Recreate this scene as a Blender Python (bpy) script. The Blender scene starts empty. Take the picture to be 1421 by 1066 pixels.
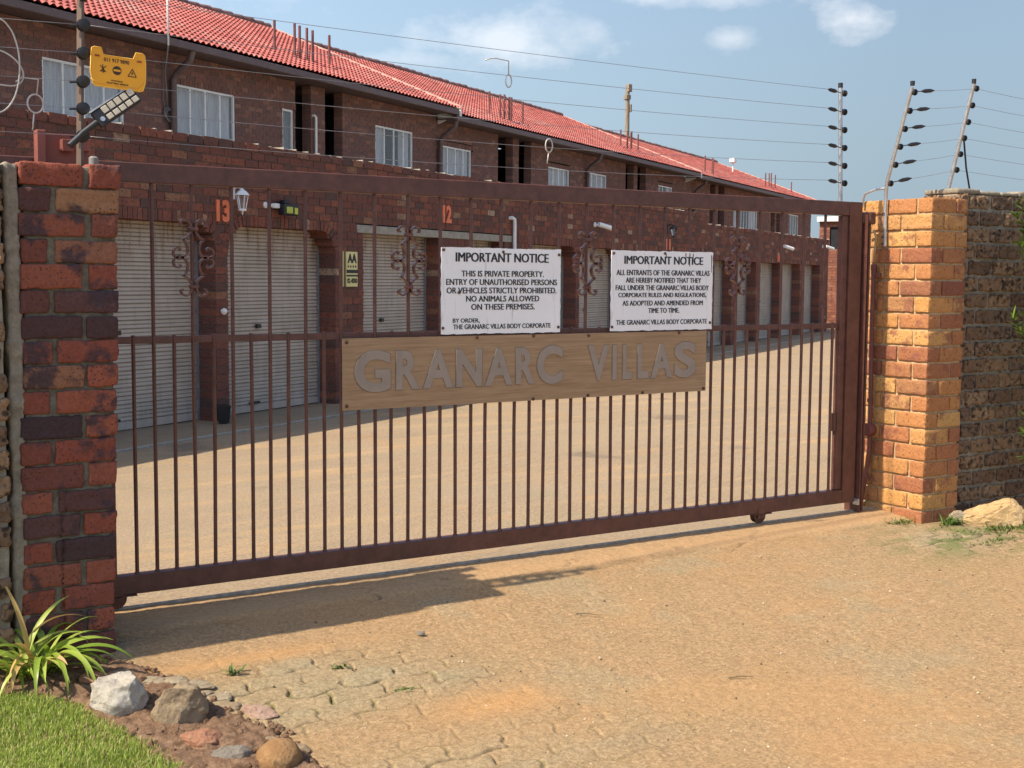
import bpy, math, random
import numpy as np
from mathutils import Vector, Matrix, noise as mnoise

rad = math.radians
SC = bpy.context.scene
COL = SC.collection

# ---------------------------------------------------------------- camera
CAMP = Vector((-1.506, -5.598, 1.5))
GA, PITCH, ROLL = rad(57.3261), rad(4.8016), rad(0.4)
_fw = Vector((math.cos(GA), math.sin(GA), 0)); _rt = Vector((math.sin(GA), -math.cos(GA), 0))
_f = _fw * math.cos(PITCH) + Vector((0, 0, -math.sin(PITCH)))
_u = _fw * math.sin(PITCH) + Vector((0, 0, math.cos(PITCH)))
cr, sr = math.cos(ROLL), math.sin(ROLL)
_r2 = _rt * cr + _u * sr
_u2 = _u * cr - _rt * sr
cam_d = bpy.data.cameras.new('camera'); cam = bpy.data.objects.new('camera', cam_d); COL.objects.link(cam)
M = Matrix((( _r2.x, _u2.x, -_f.x), (_r2.y, _u2.y, -_f.y), (_r2.z, _u2.z, -_f.z)))
cam.matrix_world = Matrix.Translation(CAMP) @ M.to_4x4()
cam_d.sensor_width = 36.0; cam_d.sensor_fit = 'HORIZONTAL'
cam_d.lens = 1750.0 / 1421.0 * 36.0
cam_d.clip_start = 0.05; cam_d.clip_end = 3000
SC.camera = cam

# ---------------------------------------------------------------- sky, sun, exposure
SUN_TO = Vector((-0.92, 0.02, 1.0)).normalized()
SUN_EL = math.asin(SUN_TO.z)
SUN_AZ = math.atan2(SUN_TO.x, SUN_TO.y)
SKY_STRENGTH, SUN_STRENGTH, EXPOSURE = 0.104, 4.6, 0.66
W = bpy.data.worlds.new('World'); SC.world = W; W.use_nodes = True
wn = W.node_tree.nodes; wl = W.node_tree.links; wn.clear()
def wnode(t, **k):
    n = wn.new(t)
    for a, b in k.items(): setattr(n, a, b)
    return n
wout = wnode('ShaderNodeOutputWorld'); wbg = wnode('ShaderNodeBackground')
sky = wnode('ShaderNodeTexSky', sky_type='NISHITA', sun_disc=False)
sky.sun_elevation = SUN_EL; sky.sun_rotation = SUN_AZ
sky.altitude = 1600; sky.air_density = 1.2; sky.dust_density = 6.0; sky.ozone_density = 1.0
wtc = wnode('ShaderNodeTexCoord')
def vm(op, a, b=None):
    n = wnode('ShaderNodeVectorMath', operation=op)
    for i, v in enumerate((a, b)):
        if v is None: continue
        if isinstance(v, (tuple, Vector)): n.inputs[i].default_value = v
        else: wl.new(v, n.inputs[i])
    return n
def mth(op, a, b=None, clamp=False):
    n = wnode('ShaderNodeMath', operation=op, use_clamp=clamp)
    for i, v in enumerate((a, b)):
        if v is None: continue
        if isinstance(v, (int, float)): n.inputs[i].default_value = v
        else: wl.new(v, n.inputs[i])
    return n.outputs[0]
wdir = vm('NORMALIZE', wtc.outputs['Generated']).outputs[0]
wnz = wnode('ShaderNodeTexNoise'); wnz.inputs['Scale'].default_value = 22; wnz.inputs['Detail'].default_value = 7; wnz.inputs['Roughness'].default_value = .6
wl.new(vm('MULTIPLY', wdir, (1, 1, 1.7)).outputs[0], wnz.inputs['Vector'])
nzc = mth('SUBTRACT', wnz.outputs['Fac'], .5)
CLOUDS = [((.721, .666, .193), .027, .020, .52), ((.662, .727, .181), .021, .010, .30), ((.520, .835, .181), .078, .026, .42),
          ((.561, .807, .186), .036, .020, .30), ((.470, .866, .166), .06, .010, .26), ((.631, .747, .213), .10, .012, .36),
          ((.30, .90, .205), .10, .018, .28), ((.85, .5, .30), .10, .03, .3), ((.2, .95, .3), .2, .05, .3),
          # unseen bright clouds added behind the camera to lift the shaded faces
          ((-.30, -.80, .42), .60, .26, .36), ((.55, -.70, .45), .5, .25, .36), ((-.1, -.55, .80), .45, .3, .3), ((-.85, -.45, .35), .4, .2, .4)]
cmask = None
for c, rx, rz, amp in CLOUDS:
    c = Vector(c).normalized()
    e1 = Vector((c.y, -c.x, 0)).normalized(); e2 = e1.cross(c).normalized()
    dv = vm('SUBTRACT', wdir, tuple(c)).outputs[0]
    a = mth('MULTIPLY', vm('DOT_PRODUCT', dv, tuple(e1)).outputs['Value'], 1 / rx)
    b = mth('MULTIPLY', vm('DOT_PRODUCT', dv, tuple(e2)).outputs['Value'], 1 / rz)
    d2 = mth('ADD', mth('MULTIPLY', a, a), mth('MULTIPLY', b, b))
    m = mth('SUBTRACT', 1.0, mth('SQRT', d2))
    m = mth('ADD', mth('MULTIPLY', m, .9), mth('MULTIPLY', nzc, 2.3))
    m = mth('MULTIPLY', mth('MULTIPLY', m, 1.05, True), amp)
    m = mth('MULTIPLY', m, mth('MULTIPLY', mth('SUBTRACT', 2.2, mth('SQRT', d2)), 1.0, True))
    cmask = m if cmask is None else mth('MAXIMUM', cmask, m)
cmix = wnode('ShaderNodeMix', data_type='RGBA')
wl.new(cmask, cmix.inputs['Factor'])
# dry-season haze lying along the horizon
wz = wnode('ShaderNodeSeparateXYZ'); wl.new(wdir, wz.inputs[0])
wmr = wnode('ShaderNodeMapRange', interpolation_type='SMOOTHSTEP'); wl.new(wz.outputs['Z'], wmr.inputs['Value'])
for k_, v_ in (('From Min', .03), ('From Max', .46), ('To Min', .88), ('To Max', 0.0)): wmr.inputs[k_].default_value = v_
hmix = wnode('ShaderNodeMix', data_type='RGBA'); wl.new(wmr.outputs['Result'], hmix.inputs['Factor']); wl.new(sky.outputs[0], hmix.inputs['A']); hmix.inputs['B'].default_value = (2.05, 2.72, 3.30, 1)
# the haze scatters more light on the sun's side of the sky
glow = wnode('ShaderNodeMapRange'); wl.new(wz.outputs['X'], glow.inputs['Value'])
for k_, v_ in (('From Min', .76), ('From Max', .36), ('To Min', 1.0), ('To Max', 1.45)): glow.inputs[k_].default_value = v_
gm_ = wnode('ShaderNodeVectorMath', operation='SCALE'); wl.new(hmix.outputs['Result'], gm_.inputs[0]); wl.new(glow.outputs['Result'], gm_.inputs['Scale'])
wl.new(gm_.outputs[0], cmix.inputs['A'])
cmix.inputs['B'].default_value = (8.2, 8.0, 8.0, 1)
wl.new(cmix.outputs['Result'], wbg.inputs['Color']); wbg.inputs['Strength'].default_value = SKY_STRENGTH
wl.new(wbg.outputs[0], wout.inputs['Surface'])

sun_d = bpy.data.lights.new('sun', 'SUN'); sun = bpy.data.objects.new('sun', sun_d); COL.objects.link(sun)
sun_d.energy = SUN_STRENGTH; sun_d.angle = rad(.53); sun_d.color = (1.0, .88, .70)
sun.rotation_euler = (-SUN_TO).to_track_quat('-Z', 'Y').to_euler(); sun.location = (-20, 2, 24)
vs = SC.view_settings; vs.view_transform = 'Standard'; vs.look = 'None'; vs.exposure = EXPOSURE; vs.gamma = 1; vs.use_curve_mapping = False

# ---------------------------------------------------------------- material helpers
def srgb(r, g, b):
    f = lambda c: (c / 255 / 12.92) if c / 255 <= .04045 else ((c / 255 + .055) / 1.055) ** 2.4
    return (f(r), f(g), f(b), 1)
class Mat:
    def __init__(s, name, rough=.7, metal=0, spec=.5):
        s.m = bpy.data.materials.new(name); s.m.use_nodes = True
        s.n = s.m.node_tree.nodes; s.l = s.m.node_tree.links
        s.b = s.n['Principled BSDF']; s.b.inputs['Roughness'].default_value = rough; s.b.inputs['Metallic'].default_value = metal
        s.b.inputs['Specular IOR Level'].default_value = spec
        s.tc = s.n.new('ShaderNodeTexCoord').outputs['Object']
    def _in(s, sock, v):
        if v is None: return
        if hasattr(v, 'is_output') or hasattr(v, 'links'): s.l.new(v, sock)
        else: sock.default_value = v
    def map(s, scale=(1, 1, 1), rot=(0, 0, 0), loc=(0, 0, 0), src=None):
        n = s.n.new('ShaderNodeMapping'); s.l.new(src or s.tc, n.inputs['Vector'])
        n.inputs['Scale'].default_value = scale; n.inputs['Rotation'].default_value = rot; n.inputs['Location'].default_value = loc
        return n.outputs[0]
    def noise(s, scale, detail=4, rough=.55, vec=None, dist=0, out='Fac'):
        n = s.n.new('ShaderNodeTexNoise'); s.l.new(vec or s.tc, n.inputs['Vector'])
        n.inputs['Scale'].default_value = scale; n.inputs['Detail'].default_value = detail
        n.inputs['Roughness'].default_value = rough; n.inputs['Distortion'].default_value = dist
        return n.outputs[out]
    def vor(s, scale, vec=None, feature='F1', out='Distance', rnd=1):
        n = s.n.new('ShaderNodeTexVoronoi'); n.feature = feature; s.l.new(vec or s.tc, n.inputs['Vector'])
        n.inputs['Scale'].default_value = scale; n.inputs['Randomness'].default_value = rnd
        return n.outputs[out]
    def ramp(s, fac, stops, interp='LINEAR'):
        n = s.n.new('ShaderNodeValToRGB'); s.l.new(fac, n.inputs['Fac']); r = n.color_ramp; r.interpolation = interp
        while len(r.elements) < len(stops): r.elements.new(.5)
        for e, (p, c) in zip(r.elements, stops):
            e.position = p; e.color = c if len(c) == 4 else (*c, 1)
        return n.outputs['Color']
    def step(s, fac, a, b):
        n = s.n.new('ShaderNodeMapRange'); n.interpolation_type = 'SMOOTHSTEP'; s.l.new(fac, n.inputs['Value'])
        n.inputs['From Min'].default_value = a; n.inputs['From Max'].default_value = b
        return n.outputs['Result']
    def mix(s, fac, a, b, mode='MIX'):
        n = s.n.new('ShaderNodeMix'); n.data_type = 'RGBA'; n.blend_type = mode
        s._in(n.inputs['Factor'], fac); s._in(n.inputs['A'], a); s._in(n.inputs['B'], b)
        return n.outputs['Result']
    def math(s, op, a, b=None, clamp=False):
        n = s.n.new('ShaderNodeMath'); n.operation = op; n.use_clamp = clamp
        s._in(n.inputs[0], a); s._in(n.inputs[1], b)
        return n.outputs[0]
    def island(s):
        return s.n.new('ShaderNodeNewGeometry').outputs['Random Per Island']
    def attr(s, name):
        n = s.n.new('ShaderNodeAttribute'); n.attribute_name = name; return n.outputs['Fac']
    def sep(s, axis, src=None):
        n = s.n.new('ShaderNodeSeparateXYZ'); s.l.new(src or s.tc, n.inputs[0]); return n.outputs[axis]
    def color(s, v): s._in(s.b.inputs['Base Color'], v); return s
    def rough(s, v): s._in(s.b.inputs['Roughness'], v); return s
    def bump(s, h, strength=.5, dist=.01):
        n = s.n.new('ShaderNodeBump'); n.inputs['Strength'].default_value = strength; n.inputs['Distance'].default_value = dist
        s.l.new(h, n.inputs['Height']); s.l.new(n.outputs[0], s.b.inputs['Normal']); return s

def paint(name, c, rough=.45, metal=0, var=.25, scale=9, spec=.5):
    m = Mat(name, rough, metal, spec)
    n = m.noise(scale, 5, .65)
    d = tuple(x * (1 - var) for x in c[:3]) + (1,)
    l = tuple(min(1, x * (1 + var * .6)) for x in c[:3]) + (1,)
    m.color(m.ramp(n, [(.3, d), (.7, l)]))
    m.bump(m.noise(scale * 14, 3), .08, .002)
    return m.m

def brick_mat(name, stops, spots=(0, 0, 0), spot_scale=60, spot_th=(.14, .2), blotch=.45, blotch_col=(.03, .022, .03), bump=.5, fine=70, bsc=7):
    m = Mat(name, .88, spec=.25)
    r = m.island()
    base = m.ramp(r, stops, 'LINEAR')
    g = m.noise(bsc, 4, .6)
    comb = m.math('ADD', g, m.math('MULTIPLY', m.math('SUBTRACT', r, .5), .12))
    base = m.mix(m.math('MULTIPLY', m.step(comb, .53, .66), blotch), base, (*blotch_col, 1))
    fn = m.noise(fine, 5, .7)
    base = m.mix(.6, base, m.ramp(fn, [(.28, (.42, .42, .42)), (.7, (1.08, 1.08, 1.08))]), 'MULTIPLY')
    if spots is not None:
        v = m.vor(spot_scale)
        sm = m.math('MULTIPLY', m.math('SUBTRACT', 1, m.step(v, *spot_th)), m.step(m.noise(13, 2), .40, .55))
        base = m.mix(m.math('MULTIPLY', sm, .8), base, (*spots, 1))
    m.color(base)
    h = m.math('ADD', m.noise(fine * .6, 6, .7), m.math('MULTIPLY', m.noise(9, 3), .8))
    m.bump(h, bump, .012)
    return m.m

MT = {}
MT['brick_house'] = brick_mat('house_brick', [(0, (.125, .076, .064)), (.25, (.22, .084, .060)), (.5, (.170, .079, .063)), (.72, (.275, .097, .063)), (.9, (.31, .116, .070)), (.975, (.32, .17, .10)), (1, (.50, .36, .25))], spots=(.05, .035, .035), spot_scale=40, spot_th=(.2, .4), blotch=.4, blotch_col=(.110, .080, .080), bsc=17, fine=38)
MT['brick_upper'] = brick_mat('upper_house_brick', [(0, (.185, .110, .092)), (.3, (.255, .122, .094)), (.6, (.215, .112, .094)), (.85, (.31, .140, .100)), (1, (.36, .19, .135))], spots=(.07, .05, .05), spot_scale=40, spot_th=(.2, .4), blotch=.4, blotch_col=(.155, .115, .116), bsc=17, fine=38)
MT['brick_red'] = brick_mat('red_pillar_brick', [(0, (.075, .046, .048)), (.18, (.15, .066, .056)), (.34, (.32, .090, .054)), (.55, (.27, .088, .060)), (.7, (.38, .118, .066)), (.84, (.095, .058, .058)), (.93, (.28, .10, .07)), (1, (.40, .22, .11))], spots=(.045, .026, .026), spot_scale=62, spot_th=(.16, .30), blotch=.9, blotch_col=(.075, .050, .058), bump=1.0, fine=70, bsc=8)
MT['brick_gold'] = brick_mat('golden_face_brick', [(0, (.46, .195, .080)), (.2, (.60, .315, .105)), (.4, (.37, .145, .072)), (.58, (.62, .355, .13)), (.74, (.46, .19, .082)), (.88, (.27, .10, .062)), (1, (.54, .30, .12))], spots=(.13, .055, .025), spot_scale=44, spot_th=(.17, .27), blotch=.75, blotch_col=(.27, .105, .07), bump=.8, fine=70, bsc=12)
MT['brick_rustic'] = brick_mat('rustic_clinker_brick', [(0, (.16, .100, .064)), (.4, (.27, .170, .100)), (.7, (.36, .23, .13)), (1, (.21, .135, .09))], spots=(.022, .016, .013), spot_scale=30, spot_th=(.25, .5), blotch=.8, blotch_col=(.050, .035, .028), bump=1.0, fine=40, bsc=26)

def mortar(name, a, b, sc=30):
    m = Mat(name, .95, spec=.2); n = m.noise(sc, 6, .7); m.color(m.ramp(n, [(.3, a), (.7, b)])); m.bump(m.noise(sc * 3, 5, .7), .6, .01); return m.m
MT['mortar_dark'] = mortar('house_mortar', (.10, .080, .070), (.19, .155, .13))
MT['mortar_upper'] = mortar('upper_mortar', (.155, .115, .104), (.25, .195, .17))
MT['mortar_red'] = mortar('pillar_mortar', (.10, .09, .066), (.24, .22, .165))
MT['mortar_gold'] = mortar('golden_mortar', (.38, .27, .15), (.60, .45, .26))
MT['mortar_grey'] = mortar('wall_mortar', (.19, .165, .125), (.36, .32, .25))
MT['concrete'] = mortar('concrete', (.26, .24, .20), (.42, .39, .33), 14)
MT['gate'] = paint('brown_gate_paint', (.112, .044, .033), .42, 0, .38, 16)
MT['gate_hi'] = paint('weathered_ornament_paint', (.145, .060, .045), .28, 0, .5, 30)
MT['fascia'] = paint('brown_fascia_paint', (.13, .085, .080), .5)
MT['pipe_red'] = paint('red_brown_pipe_paint', (.17, .060, .052), .5)
MT['white'] = paint('white_frame_paint', (.82, .82, .80), .5, 0, .1)
MT['galv'] = paint('galvanised_steel', (.52, .53, .54), .38, .75, .25, 30)
MT['rail_steel'] = paint('worn_rail_steel', (.36, .31, .25), .5, .25, .4, 30)
MT['black'] = paint('black_plastic', (.016, .016, .018), .45)
MT['wire'] = paint('fence_wire_steel', (.30, .30, .31), .4, .6)
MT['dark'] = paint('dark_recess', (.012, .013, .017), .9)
MT['bolt'] = paint('rusty_bolt_steel', (.10, .05, .035), .6, .4)
MT['letter'] = paint('grey_metal_letter', (.31, .26, .215), .5, .1, .12)
MT['letter_edge'] = paint('dark_letter_outline', (.245, .17, .105), .6)
MT['ink'] = paint('black_sign_ink', (.022, .023, .026), .6)
MT['yellow'] = paint('yellow_sign_plastic', (.86, .40, .012), .42, 0, .1)
MT['ink_brown'] = paint('dark_sign_print', (.060, .032, .012), .6)
MT['aa_yellow'] = paint('pale_yellow_board', (.72, .66, .30), .5, 0, .12)
MT['orange_num'] = paint('orange_number_paint', (.80, .20, .085), .5)
MT['lime'] = paint('lime_reflector', (.52, .58, .08), .4)
MT['led'] = paint('cream_lamp_cell', (.50, .46, .36), .3, 0, .2, 40)
MT['salmon'] = paint('salmon_bracket_paint', (.24, .075, .055), .5)
MT['leaf_white'] = paint('bleached_leaf', (.5, .45, .3), .6)
g = Mat('lamp_glass', .05); g.b.inputs['Transmission Weight'].default_value = .9; g.color((.9, .9, .9, 1)); MT['glass'] = g.m
g = Mat('window_glass', .04, spec=.9); g.color((.55, .58, .60, 1)); g.b.inputs['Alpha'].default_value = .28; MT['pane'] = g.m
# curtain: vertical soft folds, geometry gives the folds, cloth colour only
m = Mat('net_curtain', .9, spec=.1); m.color(m.ramp(m.noise(7, 3, vec=m.map((6, 6, .6))), [(.3, (.44, .46, .49)), (.7, (.66, .68, .71))])); MT['curtain'] = m.m
m = Mat('dark_curtain', .9, spec=.1); m.color(m.ramp(m.noise(7, 3, vec=m.map((6, 6, .6))), [(.3, (.10, .12, .13)), (.7, (.24, .26, .26))])); MT['curtain_dark'] = m.m
# roller shutter with rust runs at the top
m = Mat('roller_shutter_paint', .5)
base = m.ramp(m.noise(3, 5, .6), [(.3, (.405, .35, .29)), (.7, (.53, .465, .395))])
st = m.noise(9, 5, .65, vec=m.map((1.6, 1, .16)))
z = m.sep('Z')
rust = m.math('MULTIPLY', m.step(st, .50, .62), m.step(z, 1.45, 1.95))
base = m.mix(m.math('MULTIPLY', rust, .85), base, (.24, .11, .035, 1))
dirt = m.math('MULTIPLY', m.step(m.noise(6, 5, .6, vec=m.map((2.5, 1, .3))), .45, .75), .45)
base = m.mix(dirt, base, (.27, .23, .195, 1))
m.color(base); m.bump(m.noise(60, 3), .05, .002); MT['shutter'] = m.m
# painted roof tile
m = Mat('red_roof_tile', .62, spec=.35)
tl = m.noise(1.3, 5, .6); tf = m.noise(30, 4, .6)
base = m.ramp(tl, [(.3, (.40, .105, .086)), (.55, (.50, .148, .120)), (.75, (.55, .205, .172))])
sn = m.n.new('ShaderNodeVectorMath'); sn.operation = 'SNAP'; m.l.new(m.map((1, 1, 0)), sn.inputs[0]); sn.inputs[1].default_value = (.301, .320, 1)
wnz_ = m.n.new('ShaderNodeTexWhiteNoise'); m.l.new(sn.outputs[0], wnz_.inputs['Vector'])
base = m.mix(.8, base, m.ramp(wnz_.outputs['Value'], [(0, (.74, .70, .70)), (.5, (.96, .95, .95)), (1, (1.12, 1.16, 1.16))]), 'MULTIPLY')
lich = m.math('MULTIPLY', m.step(m.noise(.42, 6, .7), .50, .66), m.step(m.noise(4, 4, .6), .35, .6))
base = m.mix(m.math('MULTIPLY', lich, .6), base, (.43, .31, .26, 1))
base = m.mix(m.math('MULTIPLY', m.step(m.noise(3.5, 5, .65, vec=m.map((3, .35, .35))), .54, .74), .4), base, (.26, .10, .085, 1))
base = m.mix(.4, base, m.ramp(tf, [(.3, (.6, .6, .6)), (.7, (1, 1, 1))]), 'MULTIPLY')
m.color(base); m.bump(tf, .2, .004); MT['tile'] = m.m
m = Mat('ridge_tile', .8); m.color(m.ramp(m.noise(9, 5), [(.3, (.13, .075, .065)), (.7, (.26, .13, .11))])); MT['ridge'] = m.m
# name board wood
m = Mat('timber_print_board', .45)
gv = m.map((1.1, 1, 16))
gr = m.noise(4, 7, .65, vec=gv, dist=.6)
gr2 = m.noise(2, 5, .6, vec=m.map((.7, 1, 46)), dist=.3)
base = m.ramp(gr, [(.28, (.27, .165, .085)), (.5, (.36, .235, .13)), (.72, (.43, .29, .168))])
base = m.mix(.5, base, m.ramp(gr2, [(.3, (.62, .58, .52)), (.62, (1, 1, 1))]), 'MULTIPLY')
m.color(base); MT['board'] = m.m
# white painted notice board with drips
m = Mat('weathered_white_board', .5)
base = m.ramp(m.noise(5, 5, .6), [(.3, (.82, .84, .85)), (.7, (.90, .91, .915))])
dr = m.noise(10, 5, .7, vec=m.map((2.6, 1, .22)))
base = m.mix(m.math('MULTIPLY', m.step(dr, .56, .74), .5), base, (.36, .30, .27, 1))
sp = m.math('SUBTRACT', 1, m.step(m.vor(12), .03, .06))
base = m.mix(m.math('MULTIPLY', sp, .6), base, (.22, .14, .11, 1))
m.color(base); m.bump(m.noise(8, 4), .15, .01); MT['notice'] = m.m
# soil, rocks, plants
m = Mat('garden_soil', .97, spec=.1); n1 = m.noise(26, 8, .7)
m.color(m.ramp(n1, [(.3, (.12, .068, .040)), (.5, (.25, .155, .098)), (.72, (.40, .27, .18))])); m.bump(m.noise(60, 8, .75), 1, .02); MT['soil'] = m.m
def rock_mat(name, a, b, c, sc=9):
    m = Mat(name, .85, spec=.3); n = m.noise(sc, 7, .65, dist=.4)
    col = m.ramp(n, [(.3, a), (.5, b), (.72, c)])
    col = m.mix(m.math('MULTIPLY', m.step(m.noise(sc * 5, 4, .6), .58, .7), .4), col, (.06, .05, .045, 1))
    m.color(col); m.bump(m.noise(sc * 5, 8, .75), .9, .022); return m.m
MT['rock_white'] = rock_mat('pale_quartz_rock', (.33, .295, .245), (.50, .46, .395), (.61, .575, .51))
MT['rock_grey'] = rock_mat('grey_brown_rock', (.20, .15, .095), (.33, .25, .16), (.42, .34, .235))
MT['rock_red'] = rock_mat('rusty_red_rock', (.26, .12, .075), (.40, .20, .12), (.46, .28, .18))
MT['rock_dark'] = rock_mat('dark_grey_rock', (.14, .12, .10), (.25, .22, .18), (.36, .33, .28))
MT['rock_brown'] = rock_mat('brown_cobble', (.24, .13, .055), (.36, .205, .09), (.44, .29, .15))
MT['rock_edge'] = rock_mat('weathered_edge_stone', (.24, .19, .125), (.38, .31, .21), (.48, .41, .30))
MT['rock_tan'] = rock_mat('tan_sandstone', (.42, .27, .125), (.54, .37, .18), (.60, .45, .26), 6)
MT['rock_pink'] = rock_mat('pink_brick_fragment', (.34, .22, .165), (.45, .30, .23), (.52, .38, .30), 14)
def leaf_mat(name, stops, rough=.45, trans=.25):
    m = Mat(name, rough, spec=.4); m.color(m.ramp(m.island(), stops)); m.b.inputs['Subsurface Weight'].default_value = 0
    tr = m.n.new('ShaderNodeBsdfTranslucent'); mx = m.n.new('ShaderNodeMixShader'); mx.inputs[0].default_value = trans
    m.l.new(m.b.inputs['Base Color'].links[0].from_socket, tr.inputs['Color'])
    out = m.n['Material Output']; m.l.new(m.b.outputs[0], mx.inputs[1]); m.l.new(tr.outputs[0], mx.inputs[2]); m.l.new(mx.outputs[0], out.inputs['Surface'])
    return m.m
MT['grass'] = leaf_mat('lawn_grass', [(0, (.13, .22, .03)), (.3, (.25, .37, .05)), (.6, (.36, .47, .08)), (.82, (.46, .52, .14)), (1, (.62, .56, .30))], .5, .4)
MT['strap'] = leaf_mat('strap_leaf', [(0, (.15, .25, .03)), (.5, (.30, .40, .06)), (1, (.44, .50, .13))], .38, .3)
MT['strap_dry'] = leaf_mat('dry_strap_leaf', [(0, (.42, .24, .08)), (.5, (.52, .36, .12)), (1, (.50, .33, .16))], .6, .2)
MT['shrub'] = leaf_mat('shrub_leaf', [(0, (.045, .095, .020)), (.5, (.10, .18, .032)), (1, (.20, .29, .05))], .35, .25)
MT['weed'] = leaf_mat('weed_leaf', [(0, (.05, .10, .018)), (1, (.13, .20, .04))], .5, .25)
m = Mat('plant_stem', .8); m.color((.12, .09, .05, 1)); MT['stem'] = m.m
m = Mat('weathered_pole_timber', .9); m.color(m.ramp(m.noise(12, 5, vec=m.map((1, 1, .1))), [(.3, (.16, .13, .10)), (.7, (.30, .25, .19))])); MT['timber'] = m.m

def paving(name, front):
    m = Mat(name, .92, spec=.15)
    p = m.tc
    big = m.noise(.9, 5, .6); mid = m.noise(3.2, 6, .62); fine = m.noise(55, 6, .75); grain = m.noise(115, 4, .75)
    col = m.ramp(fine, [(.30, (.205, .137, .071)), (.5, (.335, .223, .119)), (.70, (.48, .33, .188))]) if front else m.ramp(fine, [(.30, (.22, .162, .104)), (.5, (.35, .265, .178)), (.70, (.49, .385, .265))])
    # orange drifted sand
    sx = m.math('ADD', m.math('MULTIPLY', big, .55), m.math('MULTIPLY', mid, .45))
    sand = m.step(sx, .52, .66)
    if front:
        sand = m.math('MAXIMUM', m.math('MULTIPLY', sand, .25), m.attr('sand'))
    sandc = m.ramp(m.noise(30, 6, .7), [(.3, (.38, .205, .080)), (.7, (.54, .315, .140))])
    col = m.mix(m.math('MULTIPLY', sand, .85 if front else .5), col, sandc)
    # greyish worn stone
    grey = m.step(m.noise(1.7, 5, .6, vec=m.map(loc=(7, 3, 0))), .52, .66)
    gm = m.math('MULTIPLY', grey, .55)
    if front: gm = m.math('MAXIMUM', m.math('MULTIPLY', gm, m.math('SUBTRACT', 1, m.attr('sand'))), m.attr('stone'))
    col = m.mix(m.math('MULTIPLY', gm, .8), col, m.ramp(fine, [(.3, (.20, .165, .095)), (.7, (.40, .345, .225))]))
    # speckle
    col = m.mix(.5, col, m.ramp(grain, [(.33, (.50, .47, .43)), (.67, (1.2, 1.2, 1.2))]), 'MULTIPLY')
    peb = m.math('MULTIPLY', m.math('SUBTRACT', 1, m.step(m.vor(34 if front else 24), .07, .13)), m.step(m.noise(5, 3), .42, .6))
    col = m.mix(m.math('MULTIPLY', peb, .6), col, (.58, .47, .33, 1))
    pit = m.math('MULTIPLY', m.math('SUBTRACT', 1, m.step(m.vor(52 if front else 36, vec=m.map(loc=(3, 8, 1))), .10, .20)), m.step(m.noise(6, 3, .6, vec=m.map(loc=(2, 5, 0))), .45, .6))
    col = m.mix(m.math('MULTIPLY', pit, .5), col, (.13, .09, .05, 1))
    if front:
        col = m.mix(m.math('MULTIPLY', m.attr('joint'), .78), col, (.075, .055, .032, 1))
        col = m.mix(m.math('MULTIPLY', m.attr('pale'), .30), col, (.54, .41, .26, 1))
        col = m.mix(m.math('MULTIPLY', m.attr('moss'), .75), col, (.10, .13, .035, 1))
        col = m.mix(m.math('MULTIPLY', m.attr('apron'), .6), col, m.ramp(fine, [(.3, (.30, .195, .105)), (.7, (.47, .32, .185))]))
    else:
        stk = m.noise(1.5, 6, .68, vec=m.map((.30, 1.9, 1), rot=(0, 0, rad(33))))
        col = m.mix(m.math('MULTIPLY', m.step(stk, .50, .66), .45), col, (.50, .32, .155, 1))
        s2 = m.noise(1.1, 6, .7, vec=m.map((.25, 1.3, 1), rot=(0, 0, rad(-31))))
        col = m.mix(m.math('MULTIPLY', m.step(s2, .52, .70), .5), col, (.27, .215, .15, 1))
        far = m.step(m.noise(.35, 4, .6), .40, .62)
        col = m.mix(m.math('MULTIPLY', far, .3), col, (.30, .245, .17, 1))
        bt = m.n.new('ShaderNodeTexBrick'); m.l.new(m.map((1, 1, 1), rot=(0, 0, rad(-30.5)), src=None), bt.inputs['Vector'])
        bt.inputs['Scale'].default_value = 1; bt.inputs['Brick Width'].default_value = .26; bt.inputs['Row Height'].default_value = .13; bt.inputs['Mortar Size'].default_value = .006
        bt.inputs['Color1'].default_value = (1, 1, 1, 1); bt.inputs['Color2'].default_value = (.84, .84, .83, 1); bt.inputs['Mortar'].default_value = (.55, .52, .48, 1)
        col = m.mix(m.math('MULTIPLY', m.step(m.noise(.8, 5, .6, vec=m.map(loc=(5, 9, 0))), .38, .62), .42), col, bt.outputs['Color'], 'MULTIPLY')
        oil = m.math('MULTIPLY', m.step(m.noise(.9, 3, .5, vec=m.map(loc=(11, 2, 0))), .66, .74), .5)
        col = m.mix(oil, col, (.12, .10, .085, 1))
    m.color(col)
    h = m.math('ADD', m.math('MULTIPLY', fine, .5), m.math('ADD', m.math('MULTIPLY', grain, .35), m.math('MULTIPLY', peb, .4)))
    h = m.math('ADD', h, m.math('MULTIPLY', m.noise(14, 4, .6), .5))
    m.bump(h, .8, .011 if front else .014)
    return m.m
MT['paving'] = paving('driveway_paving', True)
MT['yard'] = paving('courtyard_paving', False)
m = Mat('dry_earth', .95); m.color(m.ramp(m.noise(1.5, 6), [(.3, (.16, .11, .07)), (.7, (.27, .19, .12))])); MT['earth'] = m.m

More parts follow.
